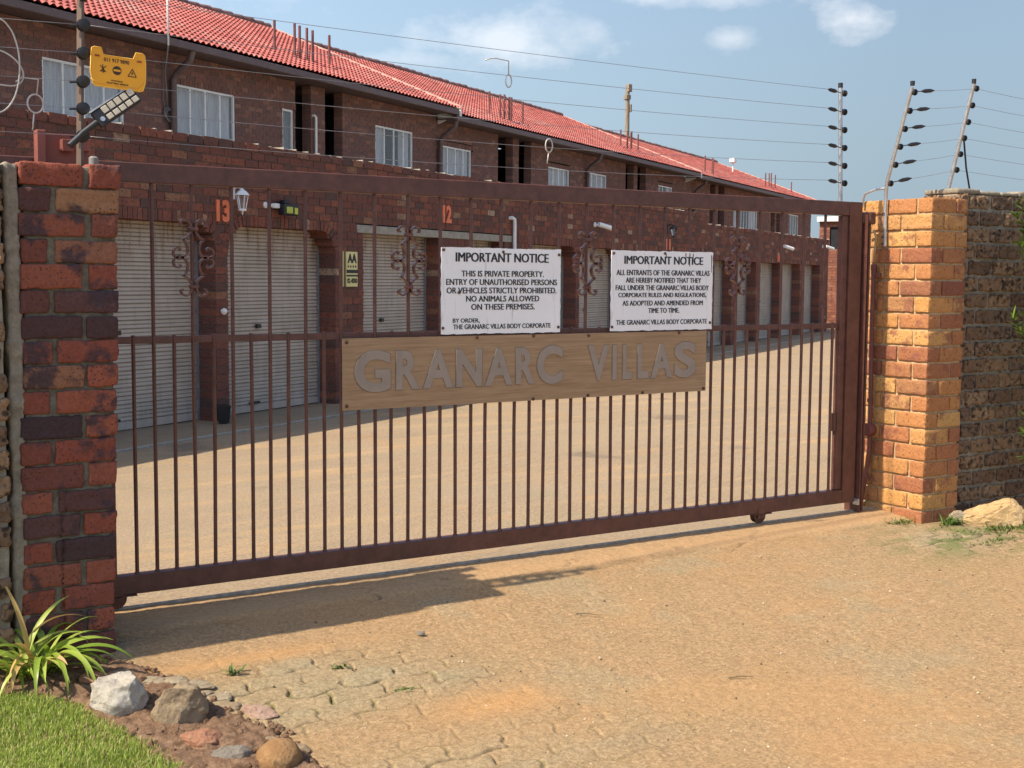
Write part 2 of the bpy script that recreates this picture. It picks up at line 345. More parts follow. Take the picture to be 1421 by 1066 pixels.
# ---------------------------------------------------------------- mesh helpers
class MB:
    def __init__(s): s.v = []; s.f = []; s.mi = []
    def add(s, vs, fs, mi=0):
        o = len(s.v); s.v.extend(vs); s.f.extend([tuple(i + o for i in f) for f in fs]); s.mi.extend([mi] * len(fs)); return s
    def box(s, a, b, mi=0, sk=None):
        x0, y0, z0 = a; x1, y1, z1 = b
        vs = [(x0, y0, z0), (x1, y0, z0), (x1, y1, z0), (x0, y1, z0), (x0, y0, z1), (x1, y0, z1), (x1, y1, z1), (x0, y1, z1)]
        return s.add(vs, [(0, 3, 2, 1), (4, 5, 6, 7), (0, 1, 5, 4), (1, 2, 6, 5), (2, 3, 7, 6), (3, 0, 4, 7)], mi)
    def bbox(s, a, b, r=.003, mi=0):
        """box with chamfered edges"""
        x0, y0, z0 = a; x1, y1, z1 = b
        r = min(r, (x1 - x0) * .45, (y1 - y0) * .45, (z1 - z0) * .45)
        vs = []; ix = {}
        for sx in (0, 1):
            for sy in (0, 1):
                for sz in (0, 1):
                    c = [(x0, x1)[sx], (y0, y1)[sy], (z0, z1)[sz]]; d = [(1, -1)[sx] * r, (1, -1)[sy] * r, (1, -1)[sz] * r]
                    for ax in range(3):
                        p = [c[k] + (0 if k == ax else d[k]) for k in range(3)]
                        ix[(sx, sy, sz, ax)] = len(vs); vs.append(tuple(p))
        F = []
        for ax in range(3):
            o = [k for k in range(3) if k != ax]
            for sd in (0, 1):
                q = []
                for (a_, b_) in ((0, 0), (1, 0), (1, 1), (0, 1)):
                    k = [0, 0, 0]; k[ax] = sd; k[o[0]] = a_; k[o[1]] = b_; q.append(ix[(*k, ax)])
                F.append(tuple(q))
        for ax in range(3):
            o = [k for k in range(3) if k != ax]
            for a_ in (0, 1):
                for b_ in (0, 1):
                    k0 = [0, 0, 0]; k0[o[0]] = a_; k0[o[1]] = b_; k1 = list(k0); k1[ax] = 1
                    F.append((ix[(*k0, o[0])], ix[(*k1, o[0])], ix[(*k1, o[1])], ix[(*k0, o[1])]))
        for sx in (0, 1):
            for sy in (0, 1):
                for sz in (0, 1): F.append(tuple(ix[(sx, sy, sz, ax)] for ax in range(3)))
        return s.add(vs, F, mi)
    def tube(s, pts, r, n=8, mi=0, cap=True, flat=None):
        """round tube, or a flat bar when flat=(half width along y, half thickness)"""
        P = [Vector(p) for p in pts]; rr = r if isinstance(r, (list, tuple)) else [r] * len(P)
        vs = []; up = None
        for i, p in enumerate(P):
            t = (P[min(i + 1, len(P) - 1)] - P[max(i - 1, 0)]).normalized()
            if flat:
                a = Vector((0, 1, 0)); b = t.cross(a).normalized()
                prof = [(flat[0], flat[1]), (-flat[0], flat[1]), (-flat[0], -flat[1]), (flat[0], -flat[1])]
                for q in prof: vs.append(tuple(p + a * q[0] + b * q[1]))
            else:
                if up is None: up = Vector((0, 0, 1)) if abs(t.z) < .9 else Vector((1, 0, 0))
                a = (up - t * up.dot(t)).normalized(); up = a; b = t.cross(a)
                for k in range(n):
                    an = 2 * math.pi * k / n; vs.append(tuple(p + (a * math.cos(an) + b * math.sin(an)) * rr[i]))
        if flat: n = 4
        F = []
        for i in range(len(P) - 1):
            for k in range(n):
                k2 = (k + 1) % n; F.append((i * n + k, i * n + k2, (i + 1) * n + k2, (i + 1) * n + k))
        if cap: F.append(tuple(range(n - 1, -1, -1))); F.append(tuple((len(P) - 1) * n + k for k in range(n)))
        return s.add(vs, F, mi)
    def lathe(s, prof, n=16, c=(0, 0, 0), axis='z', mi=0):
        vs = []; F = []
        for r, h in prof:
            for k in range(n):
                a = 2 * math.pi * k / n; x, y = r * math.cos(a), r * math.sin(a)
                q = {'z': (x, y, h), 'y': (x, h, y), 'x': (h, x, y)}[axis]
                vs.append((q[0] + c[0], q[1] + c[1], q[2] + c[2]))
        for i in range(len(prof) - 1):
            for k in range(n):
                k2 = (k + 1) % n; F.append((i * n + k, i * n + k2, (i + 1) * n + k2, (i + 1) * n + k))
        F.append(tuple(range(n - 1, -1, -1))); F.append(tuple((len(prof) - 1) * n + k for k in range(n)))
        return s.add(vs, F, mi)
    def prism(s, poly, y0, y1, mi=0):
        """polygon in x,z extruded along y"""
        n = len(poly); vs = [(x, y0, z) for x, z in poly] + [(x, y1, z) for x, z in poly]
        F = [tuple(range(n)), tuple(range(2 * n - 1, n - 1, -1))] + [(i, i + n, (i + 1) % n + n, (i + 1) % n) for i in range(n)]
        return s.add(vs, F, mi)
    def build(s, name, mats, parent=None, smooth=False, shift=None, angle=None):
        me = bpy.data.meshes.new(name)
        vs = s.v if shift is None else [(a + shift[0], b + shift[1], c + shift[2]) for a, b, c in s.v]
        me.from_pydata(vs, [], s.f)
        mats = mats if isinstance(mats, (list, tuple)) else [mats]
        for m in mats: me.materials.append(m)
        if len(mats) > 1: me.polygons.foreach_set('material_index', s.mi)
        import bmesh
        b = bmesh.new(); b.from_mesh(me); bmesh.ops.recalc_face_normals(b, faces=b.faces); b.to_mesh(me); b.free()
        if smooth:
            me.polygons.foreach_set('use_smooth', [True] * len(me.polygons))
            if angle is not None: me.set_sharp_from_angle(angle=rad(angle))
        me.update()
        o = bpy.data.objects.new(name, me); COL.objects.link(o)
        if parent: o.parent = parent
        return o
def tag(o, label=None, cat=None, group=None, kind=None):
    if label: o['label'] = label
    if cat: o['category'] = cat
    if group: o['group'] = group
    if kind: o['kind'] = kind
    return o
def thing(name, loc, label, cat, group=None, rz=0):
    o = bpy.data.objects.new(name, None); o.empty_display_size = .2; COL.objects.link(o); o.location = loc; o.rotation_euler = (0, 0, rz)
    return tag(o, label, cat, group)
def kids(o): return [c for c in bpy.data.objects if c.parent == o]
def dup(o, parent=None):
    c = o.copy(); COL.objects.link(c)
    if parent: c.parent = parent
    for k in kids(o): dup(k, c)
    return c

def text_geo(body, bold=.0, extrude=.001, res=3, space=1.0):
    cu = bpy.data.curves.new('t', 'FONT'); cu.body = body; cu.size = 1; cu.offset = bold; cu.extrude = extrude; cu.resolution_u = res; cu.space_character = space
    o = bpy.data.objects.new('t', cu); COL.objects.link(o)
    dg = bpy.context.evaluated_depsgraph_get(); dg.update()
    me = o.evaluated_get(dg).to_mesh()
    vs = [tuple(v.co) for v in me.vertices]; fs = [tuple(p.vertices) for p in me.polygons]
    o.evaluated_get(dg).to_mesh_clear(); bpy.data.objects.remove(o); bpy.data.curves.remove(cu)
    return vs, fs
def put_text(mb, body, x0, x1, z0, z1, y, dep=.002, bold=.0, mi=0, keep=None, rot=0, res=3):
    """text in the x,z plane facing -y, stretched to the given box"""
    vs, fs = text_geo(body, bold, .5, res)
    xs = [v[0] for v in vs]; ys = [v[1] for v in vs]
    ax, bx, ay, by = min(xs), max(xs), min(ys), max(ys)
    zz = max(1e-6, by - ay)
    out = []
    cx, cz = (x0 + x1) / 2, (z0 + z1) / 2; c, s_ = math.cos(rot), math.sin(rot)
    for v in vs:
        X = x0 + (v[0] - ax) / (bx - ax) * (x1 - x0); Z = z0 + (v[1] - ay) / zz * (z1 - z0)
        X, Z = cx + (X - cx) * c - (Z - cz) * s_, cz + (X - cx) * s_ + (Z - cz) * c
        out.append((X, y - (v[2] + .5) * dep, Z))
    mb.add(out, fs, mi)

RNG = random.Random(11)
def rbrick(mb, a, b, r=.008, amp=.0022, div=(5, 3, 3), mi=0, freq=26, rng=RNG):
    """worn brick: rounded, slightly lumpy box"""
    c = [(a[k] + b[k]) / 2 for k in range(3)]; h = [(b[k] - a[k]) / 2 for k in range(3)]
    off = Vector((rng.uniform(-50, 50), rng.uniform(-50, 50), rng.uniform(-50, 50)))
    key = {}; vs = []; F = []
    def lin(n, hh):
        e = min(r * .9, hh * .5)
        inner = [-hh + e + (2 * hh - 2 * e) * i / (n - 2) for i in range(n - 1)]
        return [-hh] + inner + [hh]
    L = [lin(div[k] + 1, h[k]) for k in range(3)]; N = [len(x) for x in L]
    def vert(i, j, k):
        if (i, j, k) in key: return key[(i, j, k)]
        p = Vector((L[0][i], L[1][j], L[2][k]))
        rr = min(r, min(h) * .9)
        q = Vector([max(-(h[n] - rr), min(h[n] - rr, p[n])) for n in range(3)]); d = p - q
        nn = d.normalized() if d.length > 1e-9 else Vector((0, 0, 0))
        p = q + nn * rr
        w = p + Vector(c)
        am = mnoise.noise(w * freq + off) * amp + mnoise.noise(w * freq * 3.1 + off) * amp * .5
        w = w + nn * am
        key[(i, j, k)] = len(vs); vs.append(tuple(w)); return key[(i, j, k)]
    for ax in range(3):
        u, v = [k for k in range(3) if k != ax]
        for sd in (0, N[ax] - 1):
            for i in range(N[u] - 1):
                for j in range(N[v] - 1):
                    q = []
                    for (di, dj) in ((0, 0), (1, 0), (1, 1), (0, 1)):
                        idx = [0, 0, 0]; idx[ax] = sd; idx[u] = i + di; idx[v] = j + dj; q.append(vert(*idx))
                    F.append(tuple(q))
    mb.add(vs, F, mi)

# ---------------------------------------------------------------- ground
def gz(x, y):
    d = max(0., -y - .08); return -.10 * min(d, 2.2) - .03 * max(0., d - 2.2)
def hash2(ix, iy, seed):
    n = (ix.astype(np.int64) * 374761393 + iy.astype(np.int64) * 668265263 + seed * 974711) & 0x7fffffff
    n = ((n ^ (n >> 13)) * 1274126177) & 0x7fffffff
    return ((n ^ (n >> 16)) & 0xffff) / 65535.0
def vnoise(x, y, seed=0):
    ix, iy = np.floor(x), np.floor(y); fx, fy = x - ix, y - iy
    fx = fx * fx * (3 - 2 * fx); fy = fy * fy * (3 - 2 * fy); ix = ix.astype(np.int64); iy = iy.astype(np.int64)
    a, b, c, d = hash2(ix, iy, seed), hash2(ix + 1, iy, seed), hash2(ix, iy + 1, seed), hash2(ix + 1, iy + 1, seed)
    return (a + (b - a) * fx) * (1 - fy) + (c + (d - c) * fx) * fy
def fbm(x, y, o=4, seed=0):
    s = 0; a = .5; t = 0
    for k in range(o): s = s + a * vnoise(x, y, seed + k * 7); t += a; a *= .5; x = x * 2.03; y = y * 2.03
    return s / t
def smooth(x, a, b):
    t = np.clip((x - a) / (b - a), 0, 1); return t * t * (3 - 2 * t)
def grid_mesh(name, X, Y, Z, mat, attrs=None):
    ny, nx = X.shape; v = np.stack([X, Y, Z], -1).reshape(-1, 3)
    i = np.arange(ny * nx).reshape(ny, nx); f = np.stack([i[:-1, :-1], i[:-1, 1:], i[1:, 1:], i[1:, :-1]], -1).reshape(-1, 4)
    me = bpy.data.meshes.new(name); me.vertices.add(len(v)); me.vertices.foreach_set('co', v.astype(np.float32).ravel())
    me.loops.add(f.size); me.loops.foreach_set('vertex_index', f.ravel().astype(np.int32)); me.polygons.add(len(f))
    me.polygons.foreach_set('loop_start', (np.arange(len(f)) * 4).astype(np.int32)); me.polygons.foreach_set('loop_total', np.full(len(f), 4, np.int32))
    me.polygons.foreach_set('use_smooth', np.ones(len(f), bool)); me.update(calc_edges=True); me.materials.append(mat)
    for k, a in (attrs or {}).items():
        at = me.attributes.new(k, 'FLOAT', 'POINT'); at.data.foreach_set('value', a.astype(np.float32).ravel())
    o = bpy.data.objects.new(name, me); COL.objects.link(o); return o

# bed / lawn outline (x of the bed's right edge for a given y)
def bed_edge(y): return np.interp(-y, [.3, .5, .75, 1.0, 1.2, 1.42, 1.75, 2.6, 5], [-.28, -.22, -.06, .02, .07, .20, .22, .10, -.3])
def lawn_edge(y): return np.interp(-y, [.45, .66, .86, 1.15, 1.35, 1.55, 2.0, 2.6, 5], [-1.2, -.66, -.43, -.31, -.26, -.215, -.14, -.1, -.5])

def front_ground():
    xs = np.concatenate([np.arange(-3.0, -.9, .05), np.arange(-.9, -.3, .0105), np.arange(-.3, 1.9, .0062), np.arange(1.9, 3.2, .0105), np.arange(3.2, 6.6, .02), np.arange(6.6, 14.1, .25)])
    ys = np.concatenate([np.arange(-9, -3.4, .15), np.arange(-3.4, -2.3, .0105), np.arange(-2.3, -.6, .0062), np.arange(-.6, .018, .0105), [.021]])
    X, Y = np.meshgrid(xs, ys)
    D = np.maximum(0, -Y - .08); Z = -.10 * np.minimum(D, 2.2) - .03 * np.maximum(0, D - 2.2)
    # wavy interlocking pavers, rows along x
    wx = X + .03 * (fbm(X * 1.3, Y * 1.3, 3, 5) - .5) + .10 * Y
    wy = Y + .05 * (fbm(X * 1.1, Y * 1.1, 3, 9) - .5)
    rowh = .118; bl = .232
    wx = wx + .022 * (fbm(X * 9, Y * 9, 3, 15) - .5); wy = wy + .030 * (fbm(X * 7, Y * 7, 3, 16) - .5)
    zig = .011 * np.sign(np.sin(wx * 2 * np.pi / (bl / 1.0))) * np.abs(np.sin(wx * 2 * np.pi / bl)) ** .6
    v = (wy + zig) / rowh; r = np.floor(v); fv = v - r
    u = wx / bl + .5 * (r % 2) + .05 * np.sin(v * 6.28); k = np.floor(u); fu = u - k
    de = np.minimum(np.minimum(fv, 1 - fv) * rowh, np.minimum(fu, 1 - fu) * bl)
    pid = hash2(k, r, 3)
    joint = (1 - smooth(de, .0015, .007 + .007 * fbm(X * 9, Y * 9, 2, 2))) * smooth(fbm(X * 5, Y * 5, 3, 19), .22, .40)
    # where pavers lie bare
    bare = np.exp(-(((X - .42) / .62) ** 2 + ((Y + 1.14) / .30) ** 2) ** 1.3)
    bare = np.maximum(bare, .75 * np.exp(-(((X - .80) / .42) ** 2 + ((Y + 1.25) / .12) ** 2)))
    bare = np.maximum(bare, .55 * np.exp(-(((X - .75) / .9) ** 2 + ((Y + 1.95) / .22) ** 2)))
    bare = np.maximum(bare, .8 * np.exp(-(((X - 4.9) / .55) ** 2 + ((Y + .72) / .28) ** 2)))
    patch = fbm(X * 1.9, Y * 1.9, 4, 21)
    bare = np.clip(bare * (.55 + 1.1 * patch), 0, 1)
    faint = .16 + .60 * smooth(fbm(X * 1.4 + 5, Y * 1.4, 4, 31), .58, .74)
    vis = np.maximum(bare, faint * .50) * smooth(-Y, .33, .45)
    sand = .40 * smooth(fbm(X * .9 + 3, Y * 1.6, 4, 44), .54, .72) * (1 - .9 * bare)
    sand = np.maximum(sand, .95 * np.exp(-(((X - 1.05) / .30) ** 2 + ((Y + 1.55) / .13) ** 2)))
    sand = np.maximum(sand, .85 * np.exp(-(((X - .30) / .55) ** 2 + ((Y + .74) / .07) ** 2)))
    sand = np.maximum(sand, .9 * np.exp(-(((Y + .20 + .05 * (fbm(X * 3, Y * 0, 2, 3) - .5)) / .10) ** 2)) * smooth(X, 1.2, 2.0))
    apron = smooth(-Y, .32, .25)
    # concrete strip beside the rail breaks off in a ragged edge
    edge = .30 + .05 * (fbm(X * 4, X * 0, 4, 61) - .5)
    ledge = smooth(-Y, edge + .012, edge - .012)
    crack = np.abs(fbm(X * 2.2, Y * 5, 4, 71) - .5); crack = (1 - smooth(crack, .004, .018)) * smooth(-Y, .10, .16) * (1 - smooth(-Y, .30, .42)) * smooth(fbm(X * 1.5, Y, 2, 73), .4, .55)
    Z = Z + .012 * ledge
    Z = Z - .010 * vis * joint + .011 * (pid - .5) * smooth(bare, .2, .5) + .012 * (1 - joint) * bare * (.4 + .6 * (fv - .5))
    Z = Z - .008 * crack
    Z = Z + .018 * (fbm(X * 1.2, Y * 1.2, 3, 81) - .5) * smooth(-Y, .3, .6) + .007 * (fbm(X * 7, Y * 7, 4, 83) - .5) + .0060 * (fbm(X * 26, Y * 34, 3, 85) - .5)
    stone = bare * (.75 + .7 * (pid - .2)) * (1 - sand * .6)
    moss = np.exp(-(((X - 4.9) / .6) ** 2 + ((Y + .72) / .3) ** 2)) * smooth(fbm(X * 6, Y * 14, 3, 91), .5, .62) + .7 * joint * bare * smooth(fbm(X * 5, Y * 5, 3, 95), .55, .66)
    # keep the paving from poking through the bed
    be = bed_edge(Y); Z = Z - .06 * smooth(be - X, .0, .06)
    pale = joint * np.clip(faint * 1.1 - bare * 1.5, 0, 1) * smooth(-Y, .33, .5) * smooth(fbm(X * 3, Y * 3, 3, 47), .40, .58)
    o = grid_mesh('driveway', X, Y, Z, MT['paving'], dict(pale=pale, joint=np.clip(np.maximum(joint * np.where(bare > .2, vis, vis * .45), crack), 0, 1), sand=np.clip(sand, 0, 1), stone=np.clip(stone, 0, 1), moss=np.clip(moss, 0, 1), apron=apron))
    tag(o, kind='structure')
front_ground()
# courtyard inside the gate
def yard():
    xs = np.concatenate([np.arange(-8, 12, .12), np.arange(12, 60, 1.)]); ys = np.concatenate([[.02], np.arange(.06, 14, .12), np.arange(14, 60, 1.)])
    X, Y = np.meshgrid(xs, ys); Z = .012 * (fbm(X * 1.1, Y * 1.1, 3, 5) - .5) * smooth(Y, .05, .6) + .006 * (fbm(X * 5, Y * 5, 3, 6) - .5) * smooth(Y, .05, .6) + .012 * smooth(Y, .3, .02)
    tag(grid_mesh('courtyard', X, Y, Z, MT['yard']), kind='structure')
yard()
mb = MB(); mb.add([(-400, -400, -.75), (400, -400, -.75), (400, 400, -.75), (-400, 400, -.75)], [(0, 1, 2, 3)])
tag(mb.build('ground', MT['earth']), kind='structure')
# planting bed
def bed():
    xs = np.arange(-1.6, .32, .0095); ys = np.arange(-2.6, -.40, .0095); X, Y = np.meshgrid(xs, ys)
    D = np.maximum(0, -Y - .08); Z = -.10 * np.minimum(D, 2.2) - .03 * np.maximum(0, D - 2.2)
    cl = fbm(X * 14, Y * 14, 5, 8); cl2 = fbm(X * 45, Y * 45, 3, 18)
    d = bed_edge(Y) + .05 * (fbm(X * 6, Y * 6, 3, 2) - .5) - X
    Z = Z + .012 + .05 * (cl - .45) + .02 * (cl2 - .5) - .12 * smooth(-d, -.03, .05)
    Z = Z - .02 * smooth(lawn_edge(Y) - X, 0, .06)
    tag(grid_mesh('garden_bed', X, Y, Z, MT['soil']), kind='structure')
bed()
def lawn():
    rng = np.random.default_rng(4)
    n = 95000
    x = rng.uniform(-1.25, -.1, n); y = rng.uniform(-2.3, -.5, n)
    wob = .05 * (fbm(x * 8, y * 8, 3, 55) - .5)
    k = x < lawn_edge(y) + wob; x, y = x[k], y[k]
    dens = fbm(x * 6, y * 6, 3, 57); k = rng.random(len(x)) < .45 + .9 * dens; x, y = x[k], y[k]; n = len(x)
    D = np.maximum(0, -y - .08); z = -.10 * np.minimum(D, 2.2) + .004
    a = rng.uniform(0, 6.283, n); L = rng.uniform(.012, .032, n) * (.7 + .7 * fbm(x * 5, y * 5, 2, 58)); lean = rng.uniform(.1, .95, n); w = rng.uniform(.0010, .0018, n)
    dx, dy = np.cos(a), np.sin(a); px, py = -dy * w, dx * w
    hm, ht = L * .55, L
    mx, my, mz = x + dx * L * lean * .28, y + dy * L * lean * .28, z + hm * (1 - .15 * lean)
    tx, ty, tz = x + dx * L * lean * .85, y + dy * L * lean * .85, z + ht * (1 - .42 * lean)
    V = np.stack([np.stack([x - px, y - py, z], -1), np.stack([x + px, y + py, z], -1), np.stack([mx + px * .8, my + py * .8, mz], -1), np.stack([mx - px * .8, my - py * .8, mz], -1), np.stack([tx, ty, tz], -1)], 1).reshape(-1, 3)
    b = np.arange(n) * 5; q = np.stack([b, b + 1, b + 2, b + 3], -1).tolist(); t = np.stack([b + 3, b + 2, b + 4], -1).tolist()
    me = bpy.data.meshes.new('grass'); me.from_pydata(V.tolist(), [], q + t); me.materials.append(MT['grass']); me.update()
    o = bpy.data.objects.new('grass', me); COL.objects.link(o); tag(o, kind='stuff')
    o['label'] = 'short bright green lawn grass in the bottom corner beside the bed'; o['category'] = 'grass'
lawn()

# ---------------------------------------------------------------- brick pillars and boundary walls
def red_pillar():
    t = thing('brick_pillar', (-.28, -.26, -.05), 'dark red worn brick gate pillar with thick pale mortar, at left end of gate', 'pillar')
    rng = random.Random(3); bm, mm = MB(), MB()
    x0, x1, y0, y1 = -.462, -.082, -.46, -.065; H = 1.985; n = 20; ch = H / n; z00 = -.045
    for i in range(n):
        za = z00 + i * ch + rng.uniform(.001, .008); zb = z00 + (i + 1) * ch - rng.uniform(.001, .008)
        j = lambda a=.006: rng.uniform(-a, a)
        g = rng.uniform(.010, .030)
        if (n - i) % 2 == 1:   # long left, header right
            xs = x0 + .245 + j(.008)
            L = [((x0 + j(.008), y0 + j(.004)), (xs, y0 + .115)), ((xs + g, y0 + j(.005)), (x1 + j(), y0 + .245)), ((x0 + .13, y1 - .115), (x1 + j(), y1 + j())), ((x0 + j(), y0 + .13), (x0 + .115, y1 + j()))]
        else:
            xs = x0 + .112 + j(.008)
            L = [((x0 + j(.008), y0 + j(.005)), (xs, y0 + .245)), ((xs + g, y0 + j(.004)), (x1 + j(), y0 + .115)), ((x0 + j(), y1 - .115), (x0 + .245, y1 + j())), ((x1 - .115, y0 + .13), (x1 + j(), y1 + j()))]
        for (a, b) in L:
            rbrick(bm, (a[0], a[1], za + j(.003)), (b[0], b[1], zb + j(.003)), .0075, .0060, (14, 4, 7), rng=rng, freq=24)
    # mortar core
    rbrick(mm, (x0 + .014, y0 + .016, z00), (x1 - .010, y1 - .012, z00 + H - .012), .01, .006, (10, 8, 60), freq=18, rng=rng)
    for m in (bm, mm):
        m.v = [(x + (z - 1.9) * .028 * (1 if x > -.3 else .5), y, z) for x, y, z in m.v]
    L = t.location
    bm.build('bricks', MT['brick_red'], t, True, (-L[0], -L[1], -L[2])); mm.build('mortar', MT['mortar_red'], t, True, (-L[0], -L[1], -L[2]))
    # strip of smeared mortar joining the old wall
    sm = MB()
    rbrick(sm, (-.520, -.452, -.05), (-.462, -.08, 1.93), .012, .012, (8, 6, 90), freq=14, rng=rng)
    sm.build('mortar_strip', MT['mortar_grey'], t, True, (-L[0], -L[1], -L[2]))
red_pillar()

def gold_pillar():
    t = thing('brick_pillar', (5.08, -.1, -.03), 'golden yellow face brick gate pillar lit by the sun, right of the gate', 'pillar')
    rng = random.Random(8); bm, mm = MB(), MB()
    x0, x1, y0, y1 = 4.919, 5.256, -.38, .19; n = 20; z00 = -.05; H = 2.075; ch = H / n
    for i in range(n):
        za = z00 + i * ch + rng.uniform(.004, .007); zb = z00 + (i + 1) * ch - rng.uniform(.006, .010)
        j = lambda a=.004: rng.uniform(-a, a)
        if i % 2 == 0:
            L = [((x0 + j(), y0 + j()), (x0 + .11, y0 + .232)), ((x0 + j(), y0 + .246), (x0 + .11, y0 + .478)), ((x0 + j(), y0 + .492), (x0 + .11, y1)), ((x0 + .124, y0 + j()), (x1 + j(), y0 + .11)), ((x1 - .11, y0 + .124), (x1 + j(), y1))]
        else:
            L = [((x0 + j(), y0 + j()), (x0 + .225, y0 + .113)), ((x0 + .238, y0 + j()), (x1 + j(), y0 + .225)), ((x0 + j(), y0 + .127), (x0 + .11, y0 + .355)), ((x0 + j(), y0 + .369), (x0 + .11, y1)), ((x1 - .11, y0 + .24), (x1 + j(), y1))]
        for (a, b) in L: rbrick(bm, (a[0], a[1], za), (b[0], b[1], zb), .0045, .0036, (9, 9, 6), rng=rng, freq=34)
    mm.box((x0 + .013, y0 + .012, z00), (x1 - .012, y1 - .010, z00 + H - .01))
    L = t.location
    bm.build('bricks', MT['brick_gold'], t, True, (-L[0], -L[1], -L[2])); mm.build('mortar', MT['mortar_gold'], t, False, (-L[0], -L[1], -L[2]))
gold_pillar()

def rustic_wall(x0, x1, y0, y1, z00, H, seed, label, cope):
    t = thing('boundary_wall', ((x0 + x1) / 2, (y0 + y1) / 2, z00), label, 'wall')
    rng = random.Random(seed); bm, mm = MB(), MB(); n = 20; ch = H / n; L = t.location
    for i in range(n):
        za = z00 + i * ch + .011; zb = z00 + (i + 1) * ch - .011; x = x0 - (.115 if i % 2 else 0) + rng.uniform(-.02, .02)
        while x < x1:
            a = max(x, x0); b = min(x + .215 + rng.uniform(-.012, .012), x1)
            if b - a > .04:
                close = (a < x0 + 1.2) if x1 > 0 else (b > x1 - .5)
                rbrick(bm, (a, y0 + rng.uniform(-.006, .006), za), (b, y1, zb), .008, .012 if close else .006, (16, 2, 9) if close else (5, 2, 3), rng=rng, freq=34)
            x = b + .026 if b > x else x + .2
    rbrick(mm, (x0 + .006, y0 + .016, z00), (x1 - .006, y1 - .011, z00 + H - .008), .008, .004, (30, 3, 30), rng=rng)
    bm.build('bricks', MT['brick_rustic'], t, True, (-L[0], -L[1], -L[2])); mm.build('mortar', MT['mortar_grey'], t, True, (-L[0], -L[1], -L[2]))
    c = MB(); x = x0
    while x < x1:
        w = rng.uniform(.16, .28); b = min(x + w, x1)
        rbrick(c, (x, y0 + .01, z00 + H - .006), (b - .004, y1, z00 + H + cope * rng.uniform(.5, 1.1)), .012, .008, (5, 4, 3), rng=rng); x = b
    c.build('mortar_cap', MT['mortar_grey'], t, True, (-L[0], -L[1], -L[2]))
rustic_wall(5.266, 9.5, -.30, -.02, -.06, 2.125, 5, 'dark rough textured brick boundary wall in shade, right of the golden pillar', .035)
rustic_wall(-4.2, -.535, -.50, -.16, -.06, 1.99, 6, 'rough brown brick boundary wall at the left edge, beside the red pillar', .02)

# ---------------------------------------------------------------- sliding gate
GATE = thing('sliding_gate', (0, 0, .01), 'long brown painted steel sliding gate with round bars and four scroll ornaments', 'gate')
def gshift(mb, name, mat, smooth=False, parent=GATE, angle=None): return mb.build(name, mat, parent, smooth, (0, 0, -.01), angle)
mb = MB(); mb.bbox((-.75, -.026, 1.905), (4.578, .026, 1.992), .004); gshift(mb, 'top_rail', MT['gate'], True, angle=30)
mb = MB(); mb.bbox((-.75, -.030, .080), (4.578, .030, .166), .004); gshift(mb, 'bottom_rail', MT['gate'], True, angle=30)
mb = MB(); mb.prism([(4.5785, .0805), (4.688, .0805), (4.688, 1.9915), (4.5785, 1.9915)], -.029, .029)
mb.bbox((4.525, -.018, .168), (4.577, .024, 1.903), .003); gshift(mb, 'end_stile', MT['gate'])
mb = MB(); mb.bbox((-.045, -.022, .168), (-.003, .022, 1.903), .003); mb.bbox((-.75, -.022, .168), (-.71, .022, 1.903), .003); gshift(mb, 'tail_stile', MT['gate'])
mb = MB(); mb.bbox((-.002, -.006, 1.198), (4.5245, .014, 1.230), .002); gshift(mb, 'mid_rail', MT['gate'])
for k in range(49):
    u = .0906 + .0914 * k
    if u > 4.49: break
    mb = MB()
    long_ = k % 2 == 1
    top = 1.904 if long_ else 1.236
    dx = RNG.uniform(-.0025, .0025)
    bow = RNG.uniform(-.004, .004); mb.tube([(u + dx, -.002, .166), (u + bow, -.002 + RNG.uniform(-.003, .003), (.166 + top) / 2), (u - dx, -.002, top)], .0092, 10); mb.lathe([(.0125, -.004), (.011, .004)], 8, (u + dx, -.002, .170), 'z')
    gshift(mb, 'long_bar' if long_ else 'short_bar', MT['gate'], True, angle=50)
# wrought scrolls
def catmull(P, n=6):
    P = [Vector((a, 0, b)) for a, b in P]; Q = [P[0] * 2 - P[1]] + P + [P[-1] * 2 - P[-2]]; out = []
    for i in range(1, len(Q) - 2):
        for k in range(n):
            t = k / n; a, b, c, d = Q[i - 1], Q[i], Q[i + 1], Q[i + 2]
            out.append(.5 * ((2 * b) + (c - a) * t + (2 * a - 5 * b + 4 * c - d) * t * t + (3 * b - a - 3 * c + d) * t ** 3))
    out.append(P[-1]); return out
def scroll(u):
    K = .000374; KZ = .000367; zc = 1.752 - (690 - 225) * KZ
    paths = [[(-22, 365), (-28, 318), (-42, 268), (-72, 236), (-108, 226), (-142, 242), (-158, 276), (-146, 300), (-128, 296)],
             [(-14, 352), (-42, 398), (-86, 446), (-132, 472)],
             [(-132, 472), (-98, 500), (-74, 552), (-70, 612), (-96, 658), (-142, 682), (-186, 688)],
             [(-120, 690), (-196, 690), (-236, 668), (-246, 628), (-228, 586), (-192, 568), (-164, 586), (-168, 606)]]
    t = MB()
    for sx in (-1, 1):
        for sz in (1, -1):
            for p in paths:
                q = [(u + sx * -a * K * -1, zc + sz * (690 - z) * KZ) for a, z in p]
                pts = [tuple(v + Vector((0, -.014, 0))) for v in catmull(q)]
                t.tube(pts, 0, flat=(.0095, .0044))
        c = u + sx * .066; t.bbox((c - .008, -.025, zc - .010), (c + .008, -.003, zc + .010), .002)
    for sz in (1, -1):
        z = zc + sz * (690 - 338) * KZ; t.bbox((u - .021, -.026, z - .009), (u + .021, .002, z + .009), .003)
    gshift(t, 'scroll_ornament', MT['gate_hi'])
for k in (1, 7, 13, 19): scroll(.0906 + .0914 * (2 * k + 1))
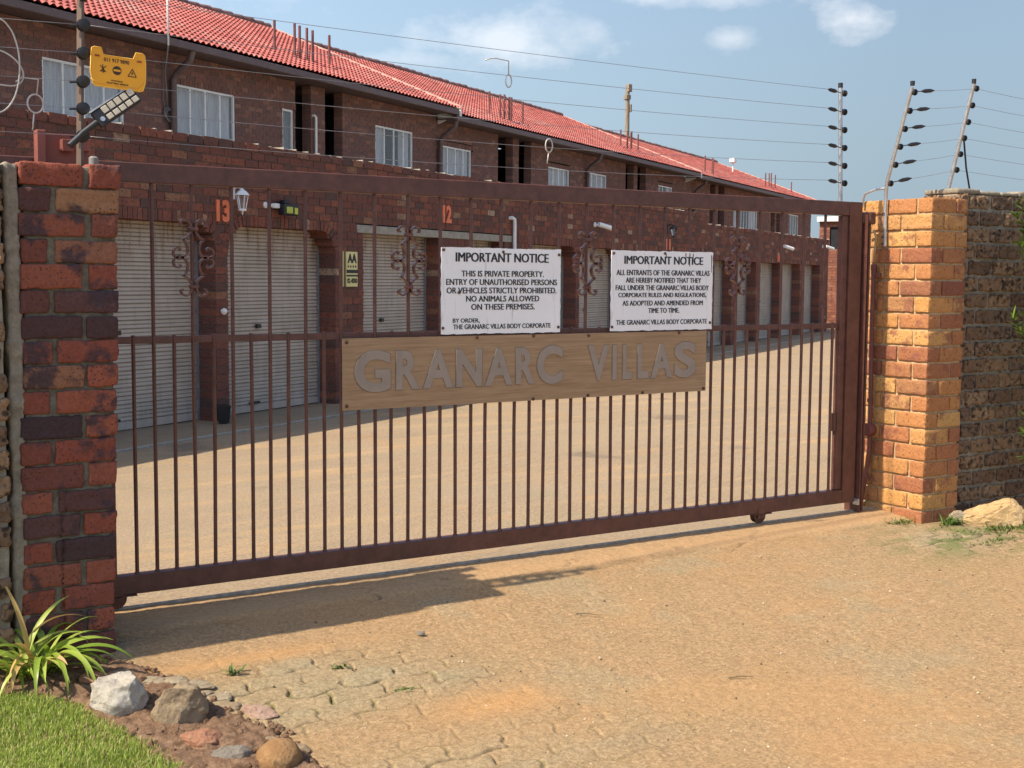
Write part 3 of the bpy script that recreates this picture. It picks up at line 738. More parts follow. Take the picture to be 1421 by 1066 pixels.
# wheels
for u in (3.876, -.008):
    b = MB(); b.bbox((u - .028, -.034, .052), (u + .028, -.031, .12), .001); b.bbox((u - .028, .031, .052), (u + .028, .034, .12), .001); b.bbox((u - .05, -.034, .072), (u + .09, .034, .0795), .002)
    br = gshift(b, 'wheel_bracket', MT['gate'])
    w = MB(); w.lathe([(.02, -.022), (.046, -.020), (.046, -.014), (.036, -.006), (.036, .006), (.046, .014), (.046, .020), (.02, .022)], 24, (u, 0, .066), 'y'); w.tube([(u, -.037, .066), (u, .037, .066)], .009, 8)
    gshift(w, 'wheel', MT['bolt'], True, angle=40)
    w = MB()
# catch plate on the end stile
mb = MB(); mb.bbox((4.50, -.012, .545), (4.524, .02, .66), .002); gshift(mb, 'catch_plate', MT['gate'])

# track
mb = MB(); mb.prism([(-1.2, .0), (5.0, .0), (5.0, .012), (-1.2, .012)], -.014, .014); mb.tube([(-1.2, 0, .014), (5, 0, .014)], .0095, 10)
tag(mb.build('gate_track', MT['rail_steel'], None), 'worn steel ground rail along which the brown gate slides', 'track')

# boards on the gate
def board(name, label, u0, u1, z0, z1, mat, cat='sign', y=-.036, wob=.004, seed=1):
    t = thing(name, ((u0 + u1) / 2, y, z0), label, cat)
    rng = random.Random(seed); n = 40; mb = MB()
    def edge(a, b):
        return [(a[0] + (b[0] - a[0]) * i / n, a[1] + (b[1] - a[1]) * i / n) for i in range(n)]
    poly = edge((u0, z0), (u1, z0)) + edge((u1, z0), (u1, z1)) + edge((u1, z1), (u0, z1)) + edge((u0, z1), (u0, z0))
    poly = [(x + mnoise.noise(Vector((x * 30, z * 30, seed))) * wob, z + mnoise.noise(Vector((x * 30, z * 30, seed + 9))) * wob) for x, z in poly]
    mb.prism(poly, y, y + .005)
    L = t.location; mb.build('panel', mat, t, False, (-L[0], -L[1], -L[2]))
    return t
def add_lettering(t, rows, y, mat=None, bold=.012, name='lettering', dep=.0012):
    mb = MB()
    for body, x0, x1, z0, z1 in rows:
        e = bold * (z1 - z0)
        for k, q in enumerate((-e, 0, e)): put_text(mb, body, x0 + q, x1 + q, z0, z1, y - .00012 * k, dep, .0)
    L = t.location; return mb.build(name, mat or MT['ink'], t, False, (-L[0], -L[1], -L[2]))
def bolts(t, pts, y, r=.008):
    L = t.location
    for u, z in pts:
        b = MB(); b.lathe([(r * .4, -.006), (r, -.003), (r, .001)], 8, (u, y, z), 'y'); b.build('bolt', MT['bolt'], t, True, (-L[0], -L[1], -L[2]), 40)

# notice 1: u,z from photo pixel rows
NY = -.0365
def sign_text(t, rows, last):
    add_lettering(t, rows[:1], NY, bold=.045, name='heading')
    for r in rows[1:last]: add_lettering(t, [r], NY, bold=.035, name='text_line')
    for r in rows[last:]: add_lettering(t, [r], NY, bold=.03, name='signature_line')
t1 = board('notice_board', 'white private property notice with five lines under its heading, nearer the middle of the gate', 1.634, 2.365, 1.213, 1.653, MT['notice'], seed=3)
def rows_for(px0, px1, py0, py1, u0, u1, z0, z1, rows):
    out = []
    for body, a, b, ya, yb in rows:
        f = lambda x: u0 + (x - px0) / (px1 - px0) * (u1 - u0); g = lambda y: z1 - (y - py0) / (py1 - py0) * (z1 - z0)
        out.append((body, f(a), f(b), g(yb), g(ya)))
    return out
# coordinates inside the zoomed view of the board (565..1218, 285..768), rows straightened
t1rows = [('IMPORTANT NOTICE', 640, 1146, 315, 366), ('THIS IS PRIVATE PROPERTY.', 670, 1120, 415, 448), ('ENTRY OF UNAUTHORISED PERSONS', 590, 1196, 462, 495), ('OR VEHICLES STRICTLY PROHIBITED.', 592, 1194, 509, 542), ('NO ANIMALS ALLOWED', 695, 1095, 555, 588), ('ON THESE PREMISES.', 722, 1070, 601, 634), ('BY ORDER,', 625, 766, 681, 708), ('THE GRANARC VILLAS BODY CORPORATE', 627, 1162, 714, 741)]
sign_text(t1, rows_for(565, 1218, 288, 768, 1.634, 2.365, 1.213, 1.653, t1rows), 6)
bolts(t1, [(1.645, 1.640), (2.352, 1.625), (1.642, 1.245), (2.352, 1.240), (2.0, 1.635), (1.735, 1.425)], -.038)
t2 = board('notice_board', 'white notice to all entrants with six lines of text, right of the other notice', 2.705, 3.44, 1.212, 1.656, MT['notice'], seed=7)
t2rows = [('IMPORTANT NOTICE', 467, 1046, 402, 462), ('ALL ENTRANTS OF THE GRANARC VILLAS', 412, 1098, 505, 545), ('ARE HEREBY NOTIFIED THAT THEY', 478, 1034, 562, 600), ('FALL UNDER THE GRANARC VILLAS BODY', 407, 1094, 618, 656), ('CORPORATE RULES AND REGULATIONS,', 427, 1076, 675, 713), ('AS ADOPTED AND AMENDED FROM', 457, 1050, 733, 770), ('TIME TO TIME.', 643, 872, 789, 826), ('THE GRANARC VILLAS BODY CORPORATE', 414, 1084, 876, 912)]
sign_text(t2, rows_for(376, 1124, 364, 956, 2.705, 3.44, 1.212, 1.656, t2rows), 7)
bolts(t2, [(2.718, 1.640), (3.425, 1.250), (2.712, 1.235), (3.08, 1.645)], -.038)
# rust runs on the second notice
mb = MB()
for u, z0, l in ((3.265, 1.648, .075), (3.29, 1.645, .045), (3.43, 1.64, .10), (3.09, 1.645, .03), (3.235, 1.648, .04)):
    mb.prism([(u - .0035, z0), (u + .0035, z0), (u + .002, z0 - l), (u - .001, z0 - l)], -.0368, -.0362)
L = t2.location; mb.build('rust_run', MT['bolt'], t2, False, (-L[0], -L[1], -L[2]))
t3 = board('name_board', 'wide timber coloured name board with raised grey letters across the gate', 1.084, 3.398, .853, 1.2035, MT['board'], y=-.042, wob=.0015, seed=11)
for ch, p0, p1 in (('G', 1.147, 1.342), ('R', 1.373, 1.505), ('A', 1.524, 1.700), ('N', 1.717, 1.870), ('A', 1.890, 2.058), ('R', 2.079, 2.198), ('C', 2.213, 2.378), ('V', 2.546, 2.690), ('I', 2.714, 2.743), ('L', 2.786, 2.850), ('L', 2.890, 2.967), ('A', 2.986, 3.140), ('S', 3.158, 3.316)):
    tall = .006 if ch in 'GCS' else 0
    mb = MB(); put_text(mb, ch, p0, p1, .943 - tall, 1.136 + tall, -.0422, .0045, .036 if ch != 'I' else .02, res=8)
    bk = MB(); put_text(bk, ch, p0 - .004, p1 + .005, .939 - tall, 1.140 + tall, -.0421, .0015, .038 if ch != 'I' else .02, 0, res=8)
    L = t3.location; o = mb.build('letter', MT['letter'], t3, False, (-L[0], -L[1], -L[2])); bk.build('letter_outline', MT['letter_edge'], o, False, (-L[0], -L[1], -L[2]))
bolts(t3, [(1.105, 1.185), (1.105, .875), (1.84, 1.195), (2.19, 1.197), (2.55, 1.192), (2.19, .86), (2.55, .863), (2.93, .862), (3.38, .868), (3.19, 1.196)], -.043, .009)

# gate post, conduit
t = thing('gate_post', (4.76, .0, 0), 'narrow brown steel catch post with a square cap, between gate and golden pillar', 'post')
mb = MB(); mb.bbox((4.712, -.052, .0), (4.722, .075, 1.915), .002); mb.bbox((4.7225, .045, .0), (4.766, .060, 1.90), .002); mb.bbox((4.7665, -.020, .0), (4.784, .060, 1.90), .003)
mb.build('channel', MT['gate'], t, False, (-4.76, 0, 0))
mb = MB(); mb.bbox((4.748, -.040, 1.856), (4.806, .07, 1.935), .008); mb.bbox((4.700, -.03, 1.862), (4.754, .03, 1.93), .005); mb.build('cap', MT['gate'], t, False, (-4.76, 0, 0))
mb = MB(); mb.bbox((4.695, -.055, .06), (4.711, -.01, .10), .002); mb.build('stop_plate', MT['galv'], t, False, (-4.76, 0, 0))
t = thing('conduit', (4.88, .06, 0), 'brown painted electrical conduit with round junction box running down the golden pillar', 'conduit')
mb = MB(); mb.tube([(4.895, .050, 1.585), (4.895, .050, 1.2), (4.894, .042, .72), (4.894, .040, .53)], .015, 10); mb.tube([(4.894, .040, .53), (4.893, .038, .40), (4.890, .060, .22), (4.885, .100, -.02)], .015, 10)
mb.lathe([(.019, .02), (.019, -.02)], 10, (4.895, .05, 1.585), 'z')
mb.build('pipe', MT['pipe_red'], t, True, (-4.88, -.06, 0), 40)
mb = MB(); mb.lathe([(.040, .03), (.044, -.02), (.040, -.030)], 16, (4.880, .038, .53), 'x'); mb.build('junction_box', MT['pipe_red'], t, True, (-4.88, -.06, 0), 40)
mb = MB()
for z in (1.55, .72, .22): mb.lathe([(.02, -.012), (.02, .012)], 12, (4.895 if z > .5 else 4.890, .046 if z > .5 else .060, z), 'z')
mb.bbox((4.890, .0, 1.52), (4.917, .045, 1.548), .004)
mb.build('clip', MT['pipe_red'], t, False, (-4.88, -.06, 0))
t = tag(MB().tube([(4.893, .048, 1.60), (4.888, .042, 1.68), (4.890, .030, 1.78), (4.886, .05, 1.815), (4.886, .10, 1.80)], .008, 8).build('cable', paint('yellowed_cable', (.50, .38, .16), .5), None, True), 'yellowed loose cable rising from the brown conduit on golden pillar', 'cable')

# ---------------------------------------------------------------- electric fence
def insulator(mb, p, axis='y', s=1):
    mb.lathe([(.010 * s, -.022), (.019 * s, -.019), (.019 * s, -.012), (.011 * s, -.010), (.011 * s, .004), (.021 * s, .006), (.021 * s, .013), (.012 * s, .016)], 14, p, axis)
def tensioner(mb, a, b):
    a, b = Vector(a), Vector(b); d = b - a
    mb.tube([a, a + d * .3, a + d * .34, a + d * .5, a + d * .8, a + d], [.003, .003, .007, .013, .012, .003], 8)
# left pole
ZL = [2.625, 2.505, 2.393, 2.28, 2.173, 2.062]; LP = lambda z: (-.170 + (2.62 - z) * -.024, -.262, z)
t = thing('fence_pole', LP(1.92), 'dark steel electric fence pole with round insulators standing on the red pillar', 'fence pole', 'electric fence poles')
mb = MB(); P0 = Vector(LP(1.92)); P1 = Vector(LP(2.78)); mb.tube([P0, P1], .015, 4); mb.v = [tuple(Vector(v) - t.location) for v in mb.v]; mb.build('pole', paint('dull_brown_steel', (.16, .11, .08), .5, .3), t)
for z in ZL:
    mb = MB(); p = LP(z); insulator(mb, (p[0] + .004, p[1] - .03, z), 'y', 1.22); mb.tube([(p[0], p[1] - .015, z), (p[0] - .045, p[1] - .01, z - .004)], .004, 6); mb.v = [tuple(Vector(v) - t.location) for v in mb.v]; mb.build('insulator', MT['black'], t, True, None, 40)
# pole on the gate's end
ZR = [2.666, 2.551, 2.44, 2.329, 2.218, 2.11]; RP = lambda z: (4.561 - (z - 2.0) * .0415, .04, z)
t = thing('fence_pole', RP(1.99), 'upright silver electric fence pole above the right end of the brown gate', 'fence pole', 'electric fence poles')
def tp(mb, nm, mat, tt, sm=True): mb.v = [tuple(Vector(v) - tt.location) for v in mb.v]; return mb.build(nm, mat, tt, sm, None, 40)
tp(MB().tube([RP(1.985), RP(2.70)], .013, 10), 'pole', MT['galv'], t)
tp(MB().lathe([(.015, 0), (.015, .03)], 10, RP(2.698), 'z'), 'cap', MT['black'], t)
for z in ZR:
    p = RP(z); mb = MB(); insulator(mb, (p[0] + .024, p[1] - .005, z), 'x', .95); tp(mb, 'insulator', MT['black'], t)
    mb = MB(); tensioner(mb, (p[0] - .01, p[1] - .012, z), (p[0] - .125, p[1] - .014, z + .012)); tp(mb, 'tensioner', MT['black'], t)
# leaning pole on the golden pillar
def lean(p0, p1): 
    p0, p1 = Vector(p0), Vector(p1); return lambda z: p0 + (p1 - p0) * ((z - p0.z) / (p1.z - p0.z))
L2 = lean((4.885, -.035, 2.085), (4.885, -.225, 2.714)); Z2 = [2.673, 2.562, 2.453, 2.345, 2.234, 2.119]
t = thing('fence_pole', (4.888, -.03, 1.73), 'leaning silver electric fence pole bolted to the face of the golden pillar', 'fence pole', 'electric fence poles')
mb = MB(); mb.tube([(4.898, -.034, 1.72), (4.898, -.028, 1.95), (4.896, -.032, 2.06), L2(2.12), L2(2.70)], .012, 10); tp(mb, 'pole', MT['galv'], t)
tp(MB().tube([(4.892, -.045, 2.09), (4.89, .05, 2.085), (4.89, .135, 2.062), (4.895, .155, 2.03), (4.90, .158, 1.98)], [.008] * 5, 8), 'stay', MT['galv'], t)
mb = MB(); q = L2(2.71); mb.lathe([(.014, 0), (.015, .028)], 10, tuple(q), 'z'); tp(mb, 'cap', MT['black'], t)
mb = MB()
for z in (1.93, 1.78, 1.735): mb.lathe([(.004, 0), (.006, -.018)], 8, (4.892, -.03, z), 'x')
tp(mb, 'bolt', MT['bolt'], t)
L3 = lean((5.50, -.02, 2.06), (5.50, -.206, 2.788)); Z3 = [2.750, 2.645, 2.540, 2.438, 2.336, 2.235]
for z, z3 in zip(Z2, Z3):
    p = L2(z); mb = MB(); insulator(mb, (p.x + .024, p.y - .004, z), 'x', .95); tp(mb, 'insulator', MT['black'], t)
    q = Vector(L3(z3)); d = (q - p).normalized(); mb = MB(); tensioner(mb, p + d * .05, p + d * .23); tp(mb, 'tensioner', MT['black'], t)
t = thing('fence_pole', tuple(L3(2.06)), 'leaning silver electric fence pole on top of the dark rough wall', 'fence pole', 'electric fence poles')
tp(MB().tube([L3(2.05), L3(2.78)], .013, 10), 'pole', MT['galv'], t)
tp(MB().lathe([(.014, 0), (.015, .03)], 10, tuple(L3(2.778)), 'z'), 'cap', MT['black'], t)
for z in Z3:
    p = L3(z); mb = MB(); insulator(mb, (p.x + .024, p.y - .004, z), 'x', .95); tp(mb, 'insulator', MT['black'], t)
tp(MB().tube([L3(2.47), L3(2.44) + Vector((.02, -.01, -.02)), (5.60, -.09, 2.25), (5.66, -.08, 2.10), (5.70, -.09, 2.06)], .006, 8), 'cable', MT['black'], t)

WIRE = 'electric fence wires above the gate'
ords = ['topmost', 'second from the top', 'third from the top', 'fourth from the top', 'fifth from the top', 'lowest']
def sag(a, b, s, n=14):
    a, b = Vector(a), Vector(b); return [a + (b - a) * (i / n) + Vector((0, 0, -4 * s * (i / n) * (1 - i / n))) for i in range(n + 1)]
WZ = []
for i, (a, b) in enumerate(zip(ZL, ZR)):
    p = Vector(LP(a)) + Vector((0, -.035, 0)); q = Vector(RP(b)) + Vector((-.12, -.014, .012))
    pts = sag(p, q, .012 + .004 * i); WZ.append(pts)
    o = MB().tube(pts, .0013, 5).build('fence_wire', MT['wire'], None, True); tag(o, f'thin steel fence wire over the gate, {ords[i]} of six', 'fence wire', WIRE)
for i, z in enumerate(ZL):
    p = Vector(LP(z)) + Vector((0, -.035, 0)); q = Vector((-2.2, -.32, z + .02 + (.012 * i)))
    o = MB().tube(sag(p, q, .03), .0013, 5).build('fence_wire', MT['wire'], None, True); tag(o, f'thin fence wire running left from the dark pole, {ords[i]} of six', 'fence wire', 'electric fence wires left of the dark pole')
for i, (z, z3) in enumerate(zip(Z2, Z3)):
    p = L2(z); q = Vector(L3(z3)) + Vector((.024, 0, 0)); r = Vector((9.0, -.22, z3 + .03 - .05))
    d = (q - p).normalized()
    o = MB().tube(sag(p + d * .22, q, .004, 6)[:-1] + sag(q, r, .05, 10), .0013, 5).build('fence_wire', MT['wire'], None, True); tag(o, f'thin fence wire right of the golden pillar, {ords[i]} of six', 'fence wire', 'electric fence wires over the dark wall')
# ring spacers hung on wires
def ring_at(c, rx, rz, n=28): return [(c[0] + rx * math.sin(2 * math.pi * k / n), c[1], c[2] + rz * math.cos(2 * math.pi * k / n)) for k in range(n + 1)]
ringm = paint('pale_wire_hook', (.50, .48, .44), .45, .2)
def hook(c, rx, rz, stems, label):
    mb = MB(); mb.tube(ring_at(c, rx, rz), .0042 if rx > .035 else .0034, 8)
    for s in stems: mb.tube(s, .003, 8)
    tag(mb.build('wire_hook', ringm, None, True), label, 'wire hook', 'wire hooks on the fence')
hook((-.363, -.30, 2.176), .030, .036, [[(-.357, -.30, 2.213), (-.350, -.30, 2.272), (-.412, -.30, 2.274), (-.435, -.30, 2.255)], [(-.369, -.30, 2.139), (-.376, -.30, 2.07)]], 'pale wire ring hook on the fence left of the dark pole')
hook((2.012, -.06, 2.505), .018, .032, [[(2.012, -.06, 2.537), (2.012, -.06, 2.605), (1.93, -.06, 2.612), (1.895, -.06, 2.605), (1.872, -.06, 2.595)]], 'small wire ring hook hanging in the sky from the fence wires')
hook((2.273, -.05, 2.195), .022, .035, [[(2.271, -.05, 2.160), (2.262, -.05, 2.100)]], 'small wire ring hook seen against the dark brick upper storey')
# messy spare wire on the left
mb = MB(); mb.tube(catmull_pts := [tuple(v) for v in [Vector((-.56, -.31, 2.50)), Vector((-.47, -.31, 2.52)), Vector((-.424, -.31, 2.42)), Vector((-.420, -.31, 2.32)), Vector((-.43, -.31, 2.21)), Vector((-.47, -.31, 2.13)), Vector((-.54, -.31, 2.12))]], .004, 8)
mb.tube([(-.56, -.30, 2.35), (-.49, -.30, 2.38), (-.41, -.30, 2.33), (-.405, -.30, 2.28), (-.45, -.30, 2.235), (-.56, -.30, 2.235)], .0028, 8)
mb2 = MB()
for tb in ([(-.60, -.31, 2.475), (-.50, -.31, 2.492), (-.452, -.31, 2.455), (-.428, -.31, 2.39), (-.421, -.31, 2.32), (-.428, -.31, 2.245), (-.45, -.31, 2.18), (-.49, -.31, 2.135), (-.56, -.31, 2.12)], [(-.60, -.30, 2.37), (-.50, -.30, 2.372), (-.44, -.30, 2.345), (-.408, -.30, 2.30), (-.412, -.30, 2.26), (-.45, -.30, 2.238), (-.56, -.30, 2.245)]):
    cm = []
    P = [Vector(p) for p in tb]; Q = [P[0] * 2 - P[1]] + P + [P[-1] * 2 - P[-2]]
    for i in range(1, len(Q) - 2):
        for k in range(6):
            s = k / 6; a, b, c, d = Q[i - 1], Q[i], Q[i + 1], Q[i + 2]
            cm.append(.5 * ((2 * b) + (c - a) * s + (2 * a - 5 * b + 4 * c - d) * s * s + (3 * b - a - 3 * c + d) * s ** 3))
    mb2.tube(cm, .0032, 8)
tag(mb2.build('spare_wire', ringm, None, True), 'loose loops of spare fence wire at the far left edge', 'wire')

# yellow warning sign on the wires (rotated a little)
t = thing('warning_sign', (-.042, -.325, 2.33), 'yellow plastic electric fence warning sign hanging beside the dark pole', 'sign')
t.rotation_euler = (0, rad(3.2), 0)
mb = MB()
poly = [(-.120, .048), (-.118, .084), (-.108, .090), (-.082, .090), (-.072, .060), (.044, .060), (.054, .090), (.080, .090), (.089, .084), (.094, .048), (.096, .0), (.096, -.035), (.088, -.073), (.075, -.078), (-.100, -.078), (-.108, -.070), (-.120, -.02)]
poly = [(x * 1.03 + .012, z * .92) for x, z in poly]
mb.prism(poly, -.004, .004); mb.build('panel', MT['yellow'], t)
mb = MB()
edge = [(x, -.0045, z) for x, z in poly]; mb.tube(edge + [edge[0]], .0022, 6); mb.tube([(-.110, -.0055, -.045), (-.085, -.0055, -.058), (.075, -.0055, -.058), (.105, -.0055, -.03)], .0016, 6); mb.build('rim', paint('bright_yellow_edge', (.92, .52, .06), .4), t, True)
mb = MB()
put_text(mb, '011 917 9890', -.060, .042, .030, .046, -.0042, .001, .02)
put_text(mb, 'WARNING', -.030, .018, -.045, -.0395, -.0042, .001, .02)
put_text(mb, 'ELECTRIC FENCE', -.045, .042, -.058, -.050, -.0058, .001, .02)
mb.build('lettering', MT['ink_brown'], t)
mb = MB(); mb.lathe([(.018, 0), (.018, -.001)], 20, (-.006, -.0042, .000), 'y'); mb.prism([(-.020, -.004), (.008, -.004), (.008, .004), (-.020, .004)], -.0060, -.0054, 1); mb.build('round_emblem', [MT['ink_brown'], MT['yellow']], t); mb = MB()
def tri_ring(cx, cz, s, w):
    o = [(cx, cz + s), (cx - s * .9, cz - s * .62), (cx + s * .9, cz - s * .62)]
    for i in range(3):
        a, b = Vector((*o[i], 0)), Vector((*o[(i + 1) % 3], 0)); d = (b - a).normalized(); n = Vector((-d.y, d.x, 0)) * w
        mb.prism([tuple((a + n)[:2]), tuple((b + n)[:2]), tuple((b - n)[:2]), tuple((a - n)[:2])], -.0052, -.0042)
tri_ring(.056, -.004, .019, .0016); mb.prism([(.057, .006), (.051, -.004), (.055, -.004), (.053, -.012), (.061, -.001), (.057, -.001)], -.0052, -.0043)
mb.build('danger_triangle', MT['ink_brown'], t); mb = MB()
for a in (.75, -.75, 0.1):
    c, s = math.cos(a), math.sin(a); cx, cz = -.062, .0
    mb.prism([(cx - .017 * s - .0016 * c, cz + .017 * c - .0016 * s), (cx - .017 * s + .0016 * c, cz + .017 * c + .0016 * s), (cx + .017 * s + .0016 * c, cz - .017 * c + .0016 * s), (cx + .017 * s - .0016 * c, cz - .017 * c - .0016 * s)], -.0052, -.0042)
mb.prism([(-.071, -.012), (-.053, -.012), (-.053, -.008), (-.071, -.008)], -.0052, -.0042)
mb.build('crossed_emblem', MT['ink_brown'], t)
mb = MB()
for x in (-.088, .082): mb.bbox((x - .010, -.009, .046), (x + .010, -.0045, .053), .001)
mb.build('clip', paint('dark_orange_clip', (.30, .07, .01), .5), t)  # dark orange clips at the sign's two tabs

# solar lamp on an arm
t = thing('solar_lamp', (-.175, -.33, 2.08), 'small black solar lamp with grid of cream cells tilted up from the dark pole', 'lamp')
t.rotation_euler = (rad(-14), rad(-36), rad(4))
tpm = MB(); tpm.bbox((.055, -.020, -.026), (.262, .002, .044), .004); tpm.build('housing', MT['black'], t)
mb = MB()
for i in range(5):
    for k in range(2):
        x = .098 + i * .0325; z = (-.017 + k * .030); mb.bbox((x, -.0245, z), (x + .027, -.0205, z + (.027 if k else .022)), .002)
mb.build('lamp_cell', MT['led'], t)
mb = MB(); mb.bbox((.05, -.022, .0445), (.264, .004, .050), .001); mb.build('trim', MT['galv'], t)
mb = MB(); mb.tube([(-.085, -.003, -.012), (-.02, -.002, .0), (.07, -.005, .004)], [.010, .012, .014], 10); mb.tube([(-.095, -.003, -.013), (-.045, -.003, -.006)], .014, 10); mb.build('arm', MT['black'], t, True, None, 40)
mb = MB(); mb.lathe([(.010, -.003), (.010, .0)], 12, (.078, -.021, .0), 'y'); mb.build('sensor', MT['galv'], t)
# gate guide bracket behind the pillar top
t = thing('gate_bracket', (-.2, -.07, 1.93), 'red brown painted steel guide bracket standing behind the red pillar top', 'bracket')
mb = MB(); mb.bbox((-.118, -.03, -.0), (-.082, .03, .168), .003); mb.bbox((-.081, .012, .0), (.10, .022, .16), .002); mb.build('plate', MT['salmon'], t)
mb = MB(); mb.bbox((-.018, -.035, .085), (.028, .010, .135), .002); mb.build('roller_block', MT['salmon'], t); mb = MB(); mb.bbox((.062, -.035, .09), (.098, .010, .14), .002); mb.build('roller_block', MT['salmon'], t)
mb = MB(); mb.lathe([(.014, 0), (.020, .004), (.020, .045), (.012, .052)], 12, (.092, -.10, .012), 'z'); mb.build('roller', paint('grey_roller', (.22, .21, .20), .5), t, True, None, 40)

# ---------------------------------------------------------------- the town houses (frame: s along the front, t into the building)
BA = GA - rad(26.8334)
B0 = Vector((3.071, 7.039, 0)); SV = Vector((math.cos(BA), math.sin(BA), 0)); TV = Vector((-math.sin(BA), math.cos(BA), 0))
def b2w(s, t, z=0): return B0 + SV * s + TV * t + Vector((0, 0, z))
class Blk:
    """a thing in the houses' frame whose parts are given in s,t,z"""
    def __init__(s, name, s0, t0, z0, label, cat, group=None):
        s.o = thing(name, tuple(b2w(s0, t0, z0)), label, cat, group, BA); s.sh = (-s0, -t0, -z0)
    def add(s, mb, name, mat, smooth=False, angle=None, parent=None): return mb.build(name, mat, parent or s.o, smooth, s.sh, angle)

COURSE = .0865; BL = .222
def intervals(a, b, cuts):
    iv = [(a, b)]
    for c, d in cuts:
        n = []
        for x, y in iv:
            if d <= x or c >= y: n.append((x, y)); continue
            if c > x: n.append((x, c))
            if d < y: n.append((d, y))
        iv = n
    return [(x, y) for x, y in iv if y - x > .02]
def wall(mb, mm, s0, s1, z0, z1, t0, t1, ops, rng, jit=.004, mort=.007, bl=BL, course=COURSE):
    """ops: (sa, sb, za, zb, corner radius). bricks into mb, mortar into mm"""
    n = max(1, round((z1 - z0) / course)); ch = (z1 - z0) / n
    for i in range(n):
        a, b = z0 + i * ch, z0 + (i + 1) * ch; zc = (a + b) / 2; cuts = []
        for sa, sb, za, zb, r in ops:
            if za < zc < zb:
                ins = 0
                if r and zc > zb - r: dz = zc - (zb - r); ins = r - math.sqrt(max(0, r * r - dz * dz))
                cuts.append((sa + ins, sb - ins))
        for x, y in intervals(s0, s1, cuts):
            mm.box((x + .005, t0 + mort, a), (y - .005, t1, b))
            o_ = s0 + .5 * bl * (i % 2); k0 = math.ceil((x + .055 - o_) / bl); E_ = [x]
            while o_ + k0 * bl < y - .055: E_.append(o_ + k0 * bl); k0 += 1
            E_.append(y)
            for q, (c, d) in enumerate(zip(E_[:-1], E_[1:])):
                jj = rng.uniform(-jit, jit); g0 = .0055 if q else 0; g1 = .0055 if q < len(E_) - 2 else 0
                mb.box((c + g0 + rng.uniform(0, .002), t0 + jj, a + .0045 + rng.uniform(-.002, .002)), (d - g1 - rng.uniform(0, .002), t1 - .003, b - .0045 + rng.uniform(-.002, .002)))
def soldier(mb, mm, s0, s1, z0, z1, t0, t1, rng, w=.066, jit=.004):
    mm.box((s0, t0 + .008, z0 + .003), (s1, t1, z1)); n = max(1, round((s1 - s0) / w)); w = (s1 - s0) / n
    for i in range(n): mb.box((s0 + i * w + .004, t0 + rng.uniform(-jit, jit) - .002, z0 + rng.uniform(-.003, .003)), (s0 + (i + 1) * w - .004, t1 - .003, z1 - .004 + rng.uniform(-.003, .003)))
def arch_corner(mb, sx, zt, r, side, t0, t1, rng):
    """quarter ring of bricks; side +1: the opening's right corner, -1: left"""
    c = (sx - side * r, zt - r); n = max(3, round(r * 1.57 / .062))
    for i in range(n):
        a0, a1 = math.pi / 2 * i / n + .03, math.pi / 2 * (i + 1) / n - .03
        q = [(c[0] + side * rr * math.cos(a), c[1] + rr * math.sin(a)) for rr, a in ((r, a0), (r + .108, a0), (r + .108, a1), (r, a1))]
        mb.prism(q, t0 - .008 + rng.uniform(-.003, .003), t1 - .05)
    # filler above the curve, flush under the lintel
def shutter(B, sa, sb, zb, handle, rng):
    mb = MB(); n = int((zb + .05) / .0405); p = .0405; prof = []
    for i in range(n + 1):
        z = .015 + i * p; prof += [(.010, z), (-.006, z + .005), (-.004, z + .033), (.010, z + .037)] if i % 2 == 0 else [(.012, z), (-.002, z + .003), (-.002, z + .031), (.016, z + .0345), (.016, z + .0395)]
    prof = [q for q in prof if q[1] < zb + .05]
    T = .25; vs = [(sa - .05, T + a, z) for a, z in prof] + [(sb + .05, T + a, z) for a, z in prof]; k = len(prof)
    mb.add(vs, [(i, i + k, i + k + 1, i + 1) for i in range(k - 1)])
    mb.box((sa + .0, T - .012, .012), (sb, T + .006, .075))
    d = B.add(mb, 'garage_door', MT['shutter'])
    gd = MB(); gd.box((sb - .035, T - .022, .0), (sb - .001, T - .0075, zb)); B.add(gd, 'guide_rail', paint('guide_rail_grey', (.28, .29, .30), .5, .3), parent=d)
    if handle:
        h = MB(); c = sa + (sb - sa) * .32; h.bbox((c, T - .045, .10), (c + .16, T - .013, .125), .004); h.bbox((c + .12, T - .045, .93), (c + .19, T - .013, .975), .004); B.add(h, 'handle', MT['black'], parent=d)
